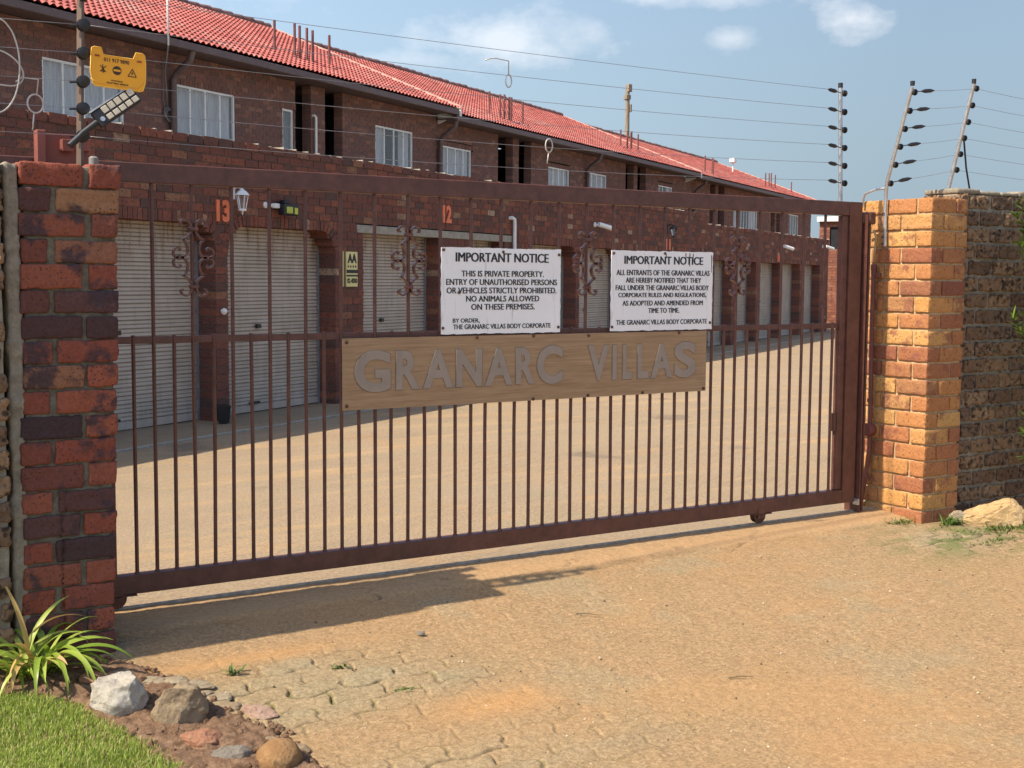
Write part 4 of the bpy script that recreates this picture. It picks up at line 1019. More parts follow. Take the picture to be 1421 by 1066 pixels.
def window(B, sa, sb, za, zb, T, seed, style):
    rng = random.Random(seed); w = .038
    fr = MB(); fr.box((sa, T + .02, za), (sb, T + .06, za + w)); fr.box((sa, T + .02, zb - w), (sb, T + .06, zb)); fr.box((sa, T + .02, za + w), (sa + w, T + .06, zb - w)); fr.box((sb - w, T + .02, za + w), (sb, T + .06, zb - w))
    wn_ = B.add(fr, 'window', MT['white'])
    bars = MB(); nb = max(1, round((sb - sa) / .42))
    for i in range(1, nb):
        s = sa + (sb - sa) * i / nb; bars.box((s - .019, T + .022, za + w + .001), (s + .019, T + .05, zb - w - .001))
    if nb > 1:
        B.add(bars, 'glazing_bar', MT['white'], parent=wn_)
    p = MB(); p.add([(sa + w, T + .036, za + w), (sb - w, T + .036, za + w), (sb - w, T + .036, zb - w), (sa + w, T + .036, zb - w)], [(0, 1, 2, 3)]); B.add(p, 'pane', MT['pane'], parent=wn_)
    cu = MB(); n = 60
    for a, b in ([(sa + .01, sb - .01)] if style != 'open' else [(sa + .01, sa + (sb - sa) * .30), (sb - (sb - sa) * .28, sb - .01)]):
        xs = [a + (b - a) * i / n for i in range(n + 1)]
        ys = [T + .12 + .026 * math.sin(x * 43 + 3 * mnoise.noise(Vector((x * 6, seed, 0)))) for x in xs]
        vs = [(x, y, za - .05) for x, y in zip(xs, ys)] + [(x, y, zb + .02) for x, y in zip(xs, ys)]
        cu.add(vs, [(i, i + 1, i + n + 2, i + n + 1) for i in range(n)])
    B.add(cu, 'curtain', MT['curtain'] if style != 'dark' else MT['curtain_dark'], True, parent=wn_)

def roof_slope(mb, s0, s1, te, ze, tr, zr, per=.086, gauge=.20, n=8, verts_per=6, amp=1):
    L = math.hypot(tr - te, zr - ze); dt, dz = (tr - te) / L, (zr - ze) / L; nt, nz = -dz, dt
    cols = np.arange(s0, s1 + 1e-6, per / verts_per); nr = int(L / gauge)
    wave = .5 + .5 * np.cos(cols * 2 * np.pi / per); wave = wave ** .75 * .026 * amp
    rows = []
    for r in range(nr + 1):
        va = r * gauge - .015; vb = min((r + 1) * gauge, L)
        rows.append((va, .020 * amp)); rows.append((vb, .001))
    vs = []; F = []; nc = len(cols)
    for ri, (v, h) in enumerate(rows):
        for c, w_ in zip(cols, wave): hh = h + w_; vs.append((float(c), te + dt * v + nt * hh, ze + dz * v + nz * hh))
    for i in range(len(rows) - 1):
        for k in range(nc - 1): F.append((i * nc + k, i * nc + k + 1, (i + 1) * nc + k + 1, (i + 1) * nc + k))
    mb.add(vs, F)

# the houses stand KD times as far from the street corner as the garage fronts in front of them
KD = 1.75
SC0 = SV.dot(CAMP - B0); TC0 = TV.dot(CAMP - B0)
U = lambda v: SC0 + KD * (v - SC0)
TT = lambda v: TC0 + KD * (v - TC0)
ZZ = lambda v: 1.5 + KD * (v - 1.5)
def house(idx, s0, s1, zg, zl, zp, zf, zr, doors, wins, recs, pipes, label, downs, glabel, endcap=True):
    """zl lintel underside, zp parapet top, zf gutter underside, zr ridge"""
    rng = random.Random(40 + idx)
    B = Blk('garage_block', s0, 0, 0, glabel, 'garages', 'row of brick garages')
    # ---- garage storey
    mb, mm = MB(), MB(); ops = [(a, b, -1, zl, r) for a, b, r, lt in doors]
    wall(mb, mm, s0, s1, zg, zl, 0, .28, ops, rng)
    zs = zl + .112
    # soldier course over the doors, normal bricks between
    cut = []; prev = None
    for a, b, r, lt in doors:
        if lt == 'soldier': soldier(mb, mm, a - .10, b + .10, zl, zs, 0, .28, rng); cut.append((a - .10, b + .10))
        else: cut.append((lt[0], lt[1]))
        if r:
            for sd, sx in ((1, b), (-1, a)):
                arch_corner(mb, sx, zl, r, sd, 0, .28, rng)
    for x, y in intervals(s0, s1, cut): wall(mb, mm, x, y, zl, zs, 0, .28, [], rng)
    wall(mb, mm, s0, s1, zs, zp - .085, 0, .28, [], rng)
    w = BL; n = round((s1 - s0) / w); w = (s1 - s0) / n; bits = MB()
    for i in range(n):
        mb.box((s0 + i * w + .008, -.010 + rng.uniform(-.006, .006), zp - .080 + rng.uniform(-.002, .002)), (s0 + (i + 1) * w - .008, .24, zp + rng.uniform(-.010, .008)))
        if rng.random() < .6: x = s0 + (i + 1) * w; h_ = rng.uniform(.004, .02); bits.add([(x - .012, -.004, zp - .03), (x + .012, -.004, zp - .03), (x + .008, -.002, zp + h_), (x - .010, -.002, zp + h_ * .8), (x - .012, .2, zp - .03), (x + .012, .2, zp - .03), (x + .008, .2, zp + h_), (x - .010, .2, zp + h_ * .8)], [(0, 1, 2, 3), (4, 7, 6, 5), (3, 2, 6, 7), (0, 4, 5, 1), (1, 5, 6, 2), (0, 3, 7, 4)])
    mm.box((s0, .004, zp - .085), (s1, .235, zp - .012))
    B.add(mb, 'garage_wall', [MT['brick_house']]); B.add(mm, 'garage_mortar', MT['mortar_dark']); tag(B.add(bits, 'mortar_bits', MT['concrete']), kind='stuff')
    lts = sorted({lt for a, b, r, lt in doors if lt != 'soldier'})
    for lt in lts:
        l = MB(); l.bbox((lt[0], -.012, zl + .002), (lt[1], .27, zl + .098), .004); B.add(l, 'lintel', MT['concrete'])
    for k, (a, b, r, lt) in enumerate(doors): shutter(B, a, b, zl, True, rng)
    sl = MB(); sl.box((s0 + .01, .285, zp - .42), (s1 - .01, 5.4, zp - .32)); sl.box((s0 + .02, .36, 0), (s1 - .02, 5.3, zp - .43)); B.add(sl, 'garage_roof', MT['concrete'])
    # ---- the two storey house, standing back behind the garages
    u = [U(v) for v in (s0, s1)]; s0, s1 = u; zf, zr = ZZ(zf), ZZ(zr); TU, TE, TR = TT(.55), TT(.25), TT(3.55)
    H = Blk('townhouse', s0, TU, 0, label, 'house', 'row of brick town houses'); k_ = KD
    mb, mm = MB(), MB(); wins = [(U(a), U(b), ZZ(za), ZZ(zb), st) for a, b, za, zb, st in wins]; recs = [(U(a), U(b)) for a, b in recs]; zlo = 2.6; zsill = ZZ(zp) - .25
    ops = [(a, b, za, zb, 0) for a, b, za, zb, st in wins] + [(a - .09, b + .09, zb - .001, zb + .118, 0) for a, b, za, zb, st in wins] + [(a, b, zsill, 99, 0) for a, b in recs]
    ztop = zf + .03
    wall(mb, mm, s0, s1, zlo, ztop, TU, TU + .23, ops, rng, .004)
    for a, b, za, zb, st in wins: soldier(mb, mm, a - .085, b + .085, zb + .004, zb + .118, TU + .002, TU + .23, rng, .078)
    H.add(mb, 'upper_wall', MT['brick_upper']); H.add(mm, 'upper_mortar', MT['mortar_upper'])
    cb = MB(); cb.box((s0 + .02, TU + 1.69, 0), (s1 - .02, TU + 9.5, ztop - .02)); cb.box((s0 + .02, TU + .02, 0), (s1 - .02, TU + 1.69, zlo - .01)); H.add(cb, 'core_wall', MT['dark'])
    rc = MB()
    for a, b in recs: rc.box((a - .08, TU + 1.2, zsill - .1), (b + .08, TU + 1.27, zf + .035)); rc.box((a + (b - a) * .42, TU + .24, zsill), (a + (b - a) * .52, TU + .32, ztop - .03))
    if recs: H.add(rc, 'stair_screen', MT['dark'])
    for k, (a, b, za, zb, st) in enumerate(wins): window(H, a, b, za, zb, TU, idx * 20 + k, st)
    # ---- roof
    ze = zf + .085 * k_; rf = MB(); roof_slope(rf, s0 - .02, s1 + (.10 * k_ if endcap else 0), TE - .03, ze, TR, zr, .086 * k_, .20 * k_, amp=k_)
    roof = H.add(rf, 'roof', MT['tile'], True, 50)
    bk = MB(); pit = (zr - ze) / (TR - TE); T2 = TR + (TR - TE); e1 = s1 + .06 * k_
    bk.add([(s0, TR, zr), (e1, TR, zr), (e1, T2, ze), (s0, T2, ze)], [(0, 1, 2, 3)])
    bk.add([(s0, TE, ze - .06), (e1, TE, ze - .06), (e1, TR, zr - .06), (s0, TR, zr - .06)], [(0, 1, 2, 3)])
    H.add(bk, 'roof_deck', MT['ridge'], parent=roof)
    rd_ = MB(); x = s0
    while x < s1:
        y = min(x + .42, s1 + .17); a_, b_ = rng.uniform(-.014, .014), rng.uniform(-.010, .010)
        rd_.tube([(x, TR + b_, zr + .02 + a_), (y + .03, TR - b_, zr + .04 + a_)], [.105, .122], 10); x += .42
    H.add(rd_, 'ridge_cap', MT['ridge'], True, 50, parent=roof)
    vg = MB(); e = s1 + .10 * k_
    q = [(TE - .05 * k_, ze - .06 * k_), (TR, zr - .06 * k_), (TR, zr + .052 * k_), (TE - .05 * k_, ze + .048 * k_)]
    vs = [(e, a, b) for a, b in q] + [(e + .016 * k_, a, b) for a, b in q]
    vg.add(vs, [(0, 1, 2, 3), (7, 6, 5, 4), (0, 4, 5, 1), (1, 5, 6, 2), (2, 6, 7, 3), (3, 7, 4, 0)])
    H.add(vg, 'verge', paint('pale_verge_cement', (.55, .36, .30), .8), parent=roof)
    # gable end wall over the neighbour's lower roof
    gb = MB(); gq = [(TU, zf - .6), (T2 - .5, zf - .6), (T2 - .5, ze - .2), (TR, zr - .12), (TU, ze + (TU - TE) * pit - .12)]; ng = len(gq)
    gb.add([(s1 - .02, a, b) for a, b in gq] + [(s1 + .03, a, b) for a, b in gq], [tuple(range(ng)), tuple(range(2 * ng - 1, ng - 1, -1))] + [(i, i + ng, (i + 1) % ng + ng, (i + 1) % ng) for i in range(ng)]); H.add(gb, 'gable', MT['mortar_upper'])
    # boxed end of the eave
    x0, x1 = s1 + .06 * k_, s1 + .10 * k_
    ec = MB(); ec.prism([(x0, zf - .03), (x1, zf - .03), (x1, zf + .13), (x0, zf + .13)], TE - .12, TE + .08); y0, y1 = TE + .081, TU
    ec.add([(x1, y0, zf + .10), (x1, y1, zf + .10), (x1, y1, zf - .18), (x1, y0, zf - .02), (x0, y0, zf + .10), (x0, y1, zf + .10), (x0, y1, zf - .18), (x0, y0, zf - .02)], [(0, 1, 2, 3), (7, 6, 5, 4), (0, 4, 5, 1), (1, 5, 6, 2), (2, 6, 7, 3), (3, 7, 4, 0)]); H.add(ec, 'eave_end', MT['white'], parent=roof)
    gt = MB(); gt.bbox((s0, TE - .10, zf), (s1 + .10, TE + .06, zf + .13), .01); H.add(gt, 'gutter', MT['fascia'])
    so = MB(); so.box((s0 + .005, TE + .065, zf + .04), (s1 - .005, TU + 1.68, zf + .06)); H.add(so, 'soffit', MT['fascia'])
    for s in downs:
        s = U(s); d = MB(); d.tube([(s, TE - .02, zf + .02), (s, TE + .03, zf - .15), (s, TU - .17, zf - .35), (s, TU - .09, zf - .47), (s, TU - .08, 2.7)], .062, 8); H.add(d, 'downpipe', MT['fascia'], True, 60)
    for (s, t, z, top) in pipes:
        p = MB(); p.tube([(U(s), TT(t), ZZ(z) - .2), (U(s), TT(t), ZZ(top))], .030, 8); H.add(p, 'vent_pipe', MT['pipe_red'], True, 60, parent=roof)
    return B, roof

SO = 'soldier'
H1, R1 = house(1, -9.0, 5.22, -.03, 2.03, 2.895, 3.77, 5.235,
    [(-7.0, -5.1, .28, SO), (-4.9, -2.95, .28, SO), (-2.10, -.163, .28, SO), (.03, 1.962, .30, SO), (2.555, 4.43, 0, (2.416, 6.525))][:4] + [(2.555, 4.43, 0, (2.416, 5.2195))],
    [(-1.865, -.84, 2.97, 3.484, 'closed'), (-.104, .852, 2.97, 3.482, 'closed'), (1.706, 1.913, 2.97, 3.45, 'dark'), (3.677, 4.613, 2.97, 3.476, 'open'), (-4.6, -3.6, 2.97, 3.48, 'closed')],
    [(1.95, 2.26), (2.55, 2.925)],
    [(2.287, 1.102, 4.175, 4.606), (2.709, 1.114, 4.18, 4.64), (2.58, .943, 4.105, 4.577), (2.77, .972, 4.118, 4.586), (2.86, .95, 4.1, 4.57), (3.324, 1.023, 4.14, 4.596)],
    'nearest brick town house, with the widest stretch of sunlit red roof', [-.19], 'nearest brick garages, beside the orange number 13')
H2, R2 = house(2, 5.22, 15.83, -.03, 2.03, 2.892, 3.69, 5.15,
    [(4.60, 6.30, 0, (5.2205, 6.525)), (7.0, 8.907, .28, SO), (9.056, 10.93, .28, SO), (11.6, 13.45, .28, SO), (13.62, 15.45, .28, SO)],
    [(5.358, 6.275, 2.97, 3.38, 'closed'), (8.961, 9.812, 2.97, 3.37, 'closed'), (10.594, 11.498, 2.97, 3.405, 'closed'), (14.257, 15.084, 2.97, 3.42, 'open')],
    [(7.128, 7.64), (7.85, 8.295), (12.433, 12.85), (13.06, 13.515)],
    [(7.368, .83, 3.975, 4.408), (7.576, .747, 3.939, 4.386), (7.625, .698, 3.917, 4.387), (7.70, .649, 3.895, 4.355), (7.80, .662, 3.901, 4.364), (8.185, .654, 3.898, 4.345), (13.266, 1.0, 4.03, 4.453), (13.42, .917, 3.994, 4.446), (13.699, .955, 4.01, 4.439), (13.95, 1.036, 4.046, 4.495), (14.15, .973, 4.018, 4.453)],
    'middle brick town house of the row, rising behind the notices', [5.275, 10.5], 'middle stretch of brick garages, behind the two white notices')
H3, R3 = house(3, 15.83, 27.2, -.06, 1.925, 2.69, 3.66, 5.05,
    [(15.95, 17.64, 0, SO), (17.9, 19.6, 0, SO), (20.0, 21.86, 0, SO), (22.0, 23.88, 0, SO), (24.1, 26.15, 0, SO)],
    [(19.46, 21.53, 2.74, 3.33, 'open'), (24.67, 25.72, 2.74, 3.33, 'dark')],
    [(17.62, 18.02), (18.25, 18.71), (22.81, 23.2), (23.36, 23.75)],
    [(17.429, .619, 3.862, 4.297), (17.75, .524, 3.82, 4.256), (17.85, .56, 3.82, 4.26), (18.2, .699, 3.898, 4.311), (22.882, .738, 3.915, 4.329), (23.5, .812, 3.947, 4.371), (23.7, .81, 3.946, 4.392), (24.1, .807, 3.945, 4.374), (26.2, .9, 3.97, 4.33)],
    'farthest brick town house of the row, above the right end of the gate', [16.4], 'farthest brick garages, seen through the right end of the gate')
# end wall of the row and the wing that closes the yard
B = Blk('brick_wing', 30.0, 0, 0, 'sunlit brick wing closing the far end of the courtyard', 'building')
mb, mm = MB(), MB(); rng = random.Random(77)
mb_l = MB()
# wall facing back along the yard: built along t, so swap axes
wall(mb, mm, -.95, 1.6, -.03, 3.35, 0, .22, [(-.62, -.12, 2.5, 3.2, 0)], rng)
sw = lambda v: (30.0 + v[1], -v[0], v[2])
mb.v = [sw(v) for v in mb.v]; mm.v = [sw(v) for v in mm.v]
B.add(mb, 'wall', brick_mat('lit_wing_brick', [(0, (.20, .075, .05)), (.5, (.28, .105, .065)), (1, (.34, .15, .09))], spots=(.05, .03, .02), fine=40)); B.add(mm, 'mortar', MT['mortar_dark'])
mb = MB(); mb.box((30.05, .15, 2.5), (30.08, .60, 3.2)); B.add(mb, 'window', MT['dark'])
mb = MB(); mb.box((29.85, -1.7, 3.352), (34, 1.0, 3.50)); B.add(mb, 'fascia', MT['white'])
mb = MB(); mb.box((30.24, -1.55, 0), (34, .9, 3.34)); B.add(mb, 'core_wall', MT['dark'])

# kerb line of the garage apron
mb = MB()
for i in range(60):
    a, b = -9 + i * .7, -9 + (i + 1) * .7 - .012
    mb.bbox((a, -.80 + RNG.uniform(-.01, .01), -.02), (b, -.74, .016 + RNG.uniform(-.004, .004)), .004)
o = mb.build('apron_edge', MT['concrete'], None); o.location = B0; o.rotation_euler = (0, 0, BA); tag(o, kind='structure')

# ---------------------------------------------------------------- things on the houses
def lantern(s, z, mat, label):
    B = Blk('wall_lantern', s, 0, z, label, 'wall lamp', 'wall lamps on the garages')
    m = MB(); m.bbox((s - .03, -.016, z - .05), (s + .03, -.0, z + .07), .004); m.tube([(s, -.01, z + .05), (s, -.07, z + .075), (s, -.12, z + .055)], .011, 8); B.add(m, 'bracket', mat)
    m = MB(); m.lathe([(.078, -.012), (.070, 0), (.045, .028), (.020, .045), (.008, .06)], 8, (s, -.13, z), 'z'); B.add(m, 'hood', mat)
    m = MB()
    for k in range(6):
        a = math.pi / 3 * k; c_, s_ = math.cos(a), math.sin(a); m.tube([(s + .060 * c_, -.13 + .060 * s_, z - .01), (s + .034 * c_, -.13 + .034 * s_, z - .155)], .005, 6)
    m.lathe([(.040, -.172), (.042, -.155), (.036, -.150)], 8, (s, -.13, z), 'z'); m.tube([(s, -.13, z - .17), (s, -.13, z - .215)], [.012, .004], 8); B.add(m, 'cage', mat)
    m = MB(); m.lathe([(.028, -.148), (.052, -.012)], 6, (s, -.13, z), 'z'); B.add(m, 'glass', MT['glass'])
    return B
lantern(.115, 2.345, MT['white'], 'white glazed coach lantern on the wall right of the orange number 13')
lantern(13.3, 2.50, MT['black'], 'black coach lantern on the wall above the second notice')
lantern(-2.5, 2.345, MT['white'], 'white coach lantern on the wall left of the first visible garage')
def num(body, s0, s1, z0, z1, label, t=-.004):
    m = MB(); put_text(m, body, s0, s1, z0, z1, 0, .014, .045, res=6); m.v = [(a, b + t, c) for a, b, c in m.v]
    B = Blk('house_number', (s0 + s1) / 2, 0, z0, label, 'house number', 'orange house numbers'); B.add(m, 'digits', MT['orange_num'])
num('13', -.155, .055, 2.055, 2.28, 'orange metal number 13 on the brick wall beside white lantern')
num('12', 4.46, 4.69, 2.235, 2.475, 'orange metal number 12 above the long concrete lintel')
num('11', 13.19, 13.46, 2.07, 2.29, 'orange metal number 11 below the black lantern')
num('10', 21.5, 21.8, 1.95, 2.15, 'small orange number 10 far along the garage wall')
# flood lamp with motion sensor
B = Blk('flood_lamp', .80, 0, 2.25, 'black flood lamp with lime reflectors on white arm above the second garage', 'lamp')
m = MB(); m.lathe([(.035, 0), (.035, -.012), (.028, -.02)], 12, (.655, 0, 2.265), 'y'); m.tube([(.655, -.012, 2.265), (.70, -.055, 2.262), (.78, -.075, 2.25)], .018, 8); m.bbox((.70, -.10, 2.235), (.79, -.05, 2.285), .006); B.add(m, 'arm', MT['white'])
m = MB(); m.bbox((.80, -.15, 2.165), (1.06, -.06, 2.285), .01); B.add(m, 'housing', MT['black'])
m = MB(); m.bbox((.835, -.158, 2.185), (.945, -.151, 2.255), .004); m.bbox((.975, -.158, 2.180), (1.035, -.151, 2.250), .004); B.add(m, 'reflector', MT['lime'])
m = MB(); m.bbox((.87, -.10, 2.286), (.97, -.02, 2.33), .01); B.add(m, 'hood', MT['black'])
B = Blk('door_sensor', -.11, 0, 1.13, 'small white round sensor on the thin pier between the first two garages', 'sensor')
m = MB(); m.tube([(-.075, 0, 1.13), (-.075, -.05, 1.13), (-.12, -.07, 1.135)], .010, 8); m.lathe([(.012, .035), (.032, .018), (.036, 0), (.024, -.024), (.008, -.034)], 12, (-.125, -.072, 1.137), 'z'); B.add(m, 'dome', MT['white'], True, 50)
# yellow AA board on the pier
B = Blk('association_sign', 2.28, 0, 1.385, 'pale yellow AA board with stars and black band on the brick pier', 'sign')
m = MB(); m.box((2.165, -.018, 1.385), (2.402, -.004, 1.80)); B.add(m, 'panel', MT['aa_yellow'])
m = MB(); m.box((2.085, -.035, 1.385), (2.092, -.002, 1.80)); B.add(m, 'side_panel', MT['aa_yellow'])
m = MB(); put_text(m, 'AA', 2.19, 2.385, 1.665, 1.775, -.018, .003, .05)
for i in range(4):
    c = 2.205 + i * .052; pts = []
    for k in range(10):
        r = .020 if k % 2 == 0 else .009; a = math.pi / 2 + k * math.pi / 5; pts.append((c + r * math.cos(a), 1.625 + r * math.sin(a)))
    m.prism(pts, -.021, -.0185)
m.box((2.168, -.021, 1.545), (2.399, -.0185, 1.585)); m.box((2.168, -.021, 1.505), (2.399, -.0185, 1.525)); put_text(m, '02-4000', 2.18, 2.39, 1.425, 1.485, -.018, .003, .03); B.add(m, 'lettering', MT['ink'])
# cctv cameras
def cctv(s, z, label, k=1):
    B = Blk('security_camera', s, 0, z, label, 'camera', 'white security cameras'); m = MB()
    m.lathe([(.045 * k, 0), (.045 * k, -.02)], 12, (s, 0, z), 'y'); m.tube([(s, -.02, z), (s + .03 * k, -.10 * k, z - .02)], .016 * k, 8); B.add(m, 'mount', MT['white'])
    m = MB(); m.tube([(s - .02 * k, -.09 * k, z + .005), (s + .22 * k, -.24 * k, z - .06 * k)], .042 * k, 10); B.add(m, 'body', MT['white'], True, 40)
    m = MB(); m.tube([(s + .221 * k, -.241 * k, z - .0603 * k), (s + .235 * k, -.25 * k, z - .0645 * k)], .034 * k, 10); B.add(m, 'lens', MT['black'])
cctv(9.66, 2.42, 'white bullet security camera on the wall between the two notices')
cctv(21.8, 2.36, 'small white security camera above the far garages, nearer one', 1.1)
cctv(26.4, 2.47, 'small white security camera near the far end of the garage wall', 1.1)
# white overflow pipes
B = Blk('overflow_pipe', 6.5, 0, 1.2, 'white bent plastic pipe on the wall at the end of the concrete lintel', 'pipe')
m = MB(); m.tube([(6.46, 0, 2.385), (6.46, -.045, 2.392), (6.52, -.052, 2.37), (6.53, -.052, 2.30), (6.53, -.052, 1.2)], .028, 10); B.add(m, 'pipe', MT['white'], True, 50)
B = Blk('overflow_pipe', U(2.3), TT(.5), ZZ(2.4), 'slim white bent pipe on the upper storey between the dark recesses', 'pipe')
m = MB(); m.tube([(U(a_), TT(b_), ZZ(c_)) for a_, b_, c_ in ((2.29, .548, 3.43), (2.29, .52, 3.435), (2.315, .515, 3.41), (2.315, .515, 2.4))], .030, 8); B.add(m, 'pipe', MT['white'], True, 50)
# bin
B = Blk('waste_bin', -.26, -.2, 0, 'small black bin standing at the thin pier between garages', 'bin')
m = MB(); m.lathe([(.075, .015), (.095, .17), (.100, .175), (.100, .19), (.080, .195)], 4, (-.285, -.18, .0), 'z'); m.v = [(-.285 + (a + .285) * .9, b, c) for a, b, c in m.v]; B.add(m, 'body', MT['black'])
m = MB(); m.bbox((-.205, -.245, .05), (-.175, -.20, .14), .008); B.add(m, 'label_tab', MT['white'])
# white mast at the near eave with a coil of cable
B = Blk('antenna_mast', U(-.60), TT(.2), ZZ(3.15), 'thin white antenna mast with cable coil at the near eave', 'mast')
G3 = lambda pts: [(U(a_), TT(b_), ZZ(c_)) for a_, b_, c_ in pts]
m = MB(); m.tube(G3([(-.605, .185, 3.76), (-.610, .185, 4.6)]), .018, 8); B.add(m, 'mast', MT['white'], True)
m = MB(); m.tube(G3([(-.60, .19, 3.76), (-.42, .40, 3.55), (-.30, .49, 3.36), (-.262, .52, 3.22)]), .012, 8)
for k in range(3):
    c = (-.25 + .01 * k, .525 - .006 * k, 3.16 - .012 * k); m.tube(G3([(c[0] + .052 * math.cos(a), c[1], c[2] + .060 * math.sin(a)) for a in [2 * math.pi * q / 20 for q in range(21)]]), .010, 6)
m.tube(G3([(-.30, .53, 3.72), (-.31, .53, 3.3), (-.28, .53, 3.18)]), .007, 6)
B.add(m, 'cable', paint('grey_cable', (.20, .19, .19), .6), True)
# white vent on the far ridge
B = Blk('roof_aerial', U(24.7), TT(2.2), ZZ(4.45), 'small white box aerial on a stub near the far ridge', 'aerial')
m = MB(); m.tube([(U(24.7), TT(2.2), ZZ(4.40)), (U(24.7), TT(2.2), ZZ(4.80))], .038, 8); B.add(m, 'stub', MT['white']); m = MB(); c = (U(24.7), TT(2.2), ZZ(4.86)); m.bbox((c[0] - .19, c[1] - .14, c[2] - .11), (c[0] + .19, c[1] + .14, c[2] + .11), .03); B.add(m, 'box', MT['white'])
# utility pole beyond the roofs
t = thing('utility_pole', (50.52, 61.62, 0), 'weathered timber utility pole rising behind the red roofs', 'pole')
m = MB(); m.tube([(0, 0, -.5), (0, 0, 14.2)], [.20, .14], 10); m.build('pole', MT['timber'], t, True, None, 50)
for a_, b_ in (((-.21, -.19, 13.3), (.15, .19, 13.6)), ((-.11, -.26, 13.8), (.19, .09, 14.3)), ((.09, -.22, 12.5), (.22, .08, 13.0))):
    m = MB(); m.bbox(a_, b_, .02); m.build('fitting', MT['timber'], t)

# ---------------------------------------------------------------- rocks, plants, litter
import bmesh
def rock(name, loc, size, mat, seed, label, rz=0, facets=9, cat='rock', group='rocks edging the driveway', sub=5, rough=.075):
    rng = random.Random(seed); b = bmesh.new(); bmesh.ops.create_icosphere(b, subdivisions=sub, radius=1)
    pl = []
    for k in range(facets):
        d = Vector((rng.gauss(0, 1), rng.gauss(0, 1), rng.gauss(0, .8))).normalized(); pl.append((d, rng.uniform(.62, .9)))
    off = Vector((seed * 3.7, seed * 1.3, 0))
    for v in b.verts:
        p = v.co.copy()
        for d, q in pl:
            e = p.dot(d)
            if e > q: p -= d * (e - q) * .92
        n = mnoise.fractal(p * 1.6 + off, 1, 2, 5) * rough * 1.6 + mnoise.noise(p * 5 + off) * rough * .55 + (abs(mnoise.noise(p * 11 + off)) - .25) * rough * .55
        p += p.normalized() * n
        v.co = Vector((p.x * size[0], p.y * size[1], p.z * size[2]))
    me = bpy.data.meshes.new(name); b.to_mesh(me); b.free(); me.materials.append(mat)
    me.polygons.foreach_set('use_smooth', [True] * len(me.polygons)); me.set_sharp_from_angle(angle=rad(38)); me.update()
    o = bpy.data.objects.new(name, me); COL.objects.link(o); o.location = loc; o.rotation_euler = (0, 0, rz); return tag(o, label, cat, group)
CA = -(math.pi / 2 - GA)     # heading of the picture's horizontal
R = lambda n, x, y, dz, sz, mt, sd, lb, **k: rock(n, (x, y, gz(x, y) + dz), sz, MT[mt], sd, lb, rz=CA + k.pop('rz', 0), **k)
R('rock', -.268, -1.02, .055, (.122, .09, .098), 'rock_white', 5, 'largest pale whitish rounded rock at the edge of the bed')
R('rock', -.098, -1.185, .050, (.108, .10, .112), 'rock_grey', 9, 'grey brown angular rock touching the pale whitish one', facets=14)
R('rock', -.285, -.735, .010, (.070, .055, .034), 'rock_red', 12, 'flat rusty red stone in the soil behind the pale rock')
R('rock', -.092, -1.40, .006, (.090, .055, .040), 'rock_red', 15, 'flat orange red stone half sunk in soil, front of the bed', facets=7)
R('rock', -.045, -1.545, .006, (.078, .05, .042), 'rock_dark', 21, 'dark grey jagged stone between the orange stone and the brown cobble', facets=14)
R('rock', .085, -1.665, .028, (.078, .075, .062), 'rock_brown', 25, 'round brown cobble at the bottom edge of the picture', facets=3, rough=.03)
R('rock', .17, -1.265, .004, (.085, .042, .030), 'rock_pink', 28, 'pinkish broken brick lying at the paving edge', rz=-.5, facets=12)
def block_rock(x, y, pts, mat, seed, label):
    b = bmesh.new()
    for p_ in pts: b.verts.new(p_)
    r_ = bmesh.ops.convex_hull(b, input=b.verts[:]); bmesh.ops.delete(b, geom=[g_ for g_ in r_['geom_interior'] if isinstance(g_, bmesh.types.BMVert)], context='VERTS')
    bmesh.ops.bevel(b, geom=b.edges[:], offset=.010, segments=2, affect='EDGES', clamp_overlap=True)
    for _ in range(3): bmesh.ops.subdivide_edges(b, edges=[e for e in b.edges if e.calc_length() > .012], cuts=1, use_grid_fill=True)
    bmesh.ops.triangulate(b, faces=b.faces[:]); b.normal_update(); off = Vector((seed * 2.1, seed, 3))
    mv = [(v, v.normal * (.010 * mnoise.fractal(v.co * 14 + off, 1, 2, 4) + .004 * mnoise.noise(v.co * 55 + off))) for v in b.verts]
    for v, d in mv: v.co += d
    me = bpy.data.meshes.new('rock'); b.to_mesh(me); b.free(); me.materials.append(MT[mat]); me.polygons.foreach_set('use_smooth', [True] * len(me.polygons)); me.set_sharp_from_angle(angle=rad(32)); me.update()
    o = bpy.data.objects.new('rock', me); COL.objects.link(o); o.location = (x, y, gz(x, y) - .015); o.rotation_euler = (0, 0, CA); tag(o, label, 'rock', 'rocks edging the driveway')
block_rock(5.40, -.535, [(-.20, -.07, 0), (-.20, .06, 0), (.17, -.10, 0), (.21, .08, 0), (-.19, -.06, .055), (-.155, .05, .10), (-.03, -.085, .09), (.10, -.07, .165), (-.06, .03, .125), (.14, .05, .175), (.195, -.05, .115), (.21, .05, .12)], 'rock_tan', 3, 'large tan sandstone block at the foot of the dark wall')
block_rock(5.225, -.43, [(-.085, -.05, 0), (-.09, .05, 0), (.10, -.05, 0), (.09, .06, 0), (-.055, -.03, .07), (-.02, .03, .092), (.05, -.02, .06), (.085, .03, .04)], 'rock_edge', 8, 'smaller pale stone between the golden pillar and tan block')
R('rock', 5.78, -.62, .05, (.10, .07, .08), 'rock_tan', 39, 'pale stone at the right edge beside the tan block', facets=10)
R('rock', 1.102, -.802, .010, (.020, .015, .013), 'rock_dark', 44, 'single small dark pebble alone on the driveway', sub=3, group='loose stones on the driveway')
rng = random.Random(71)
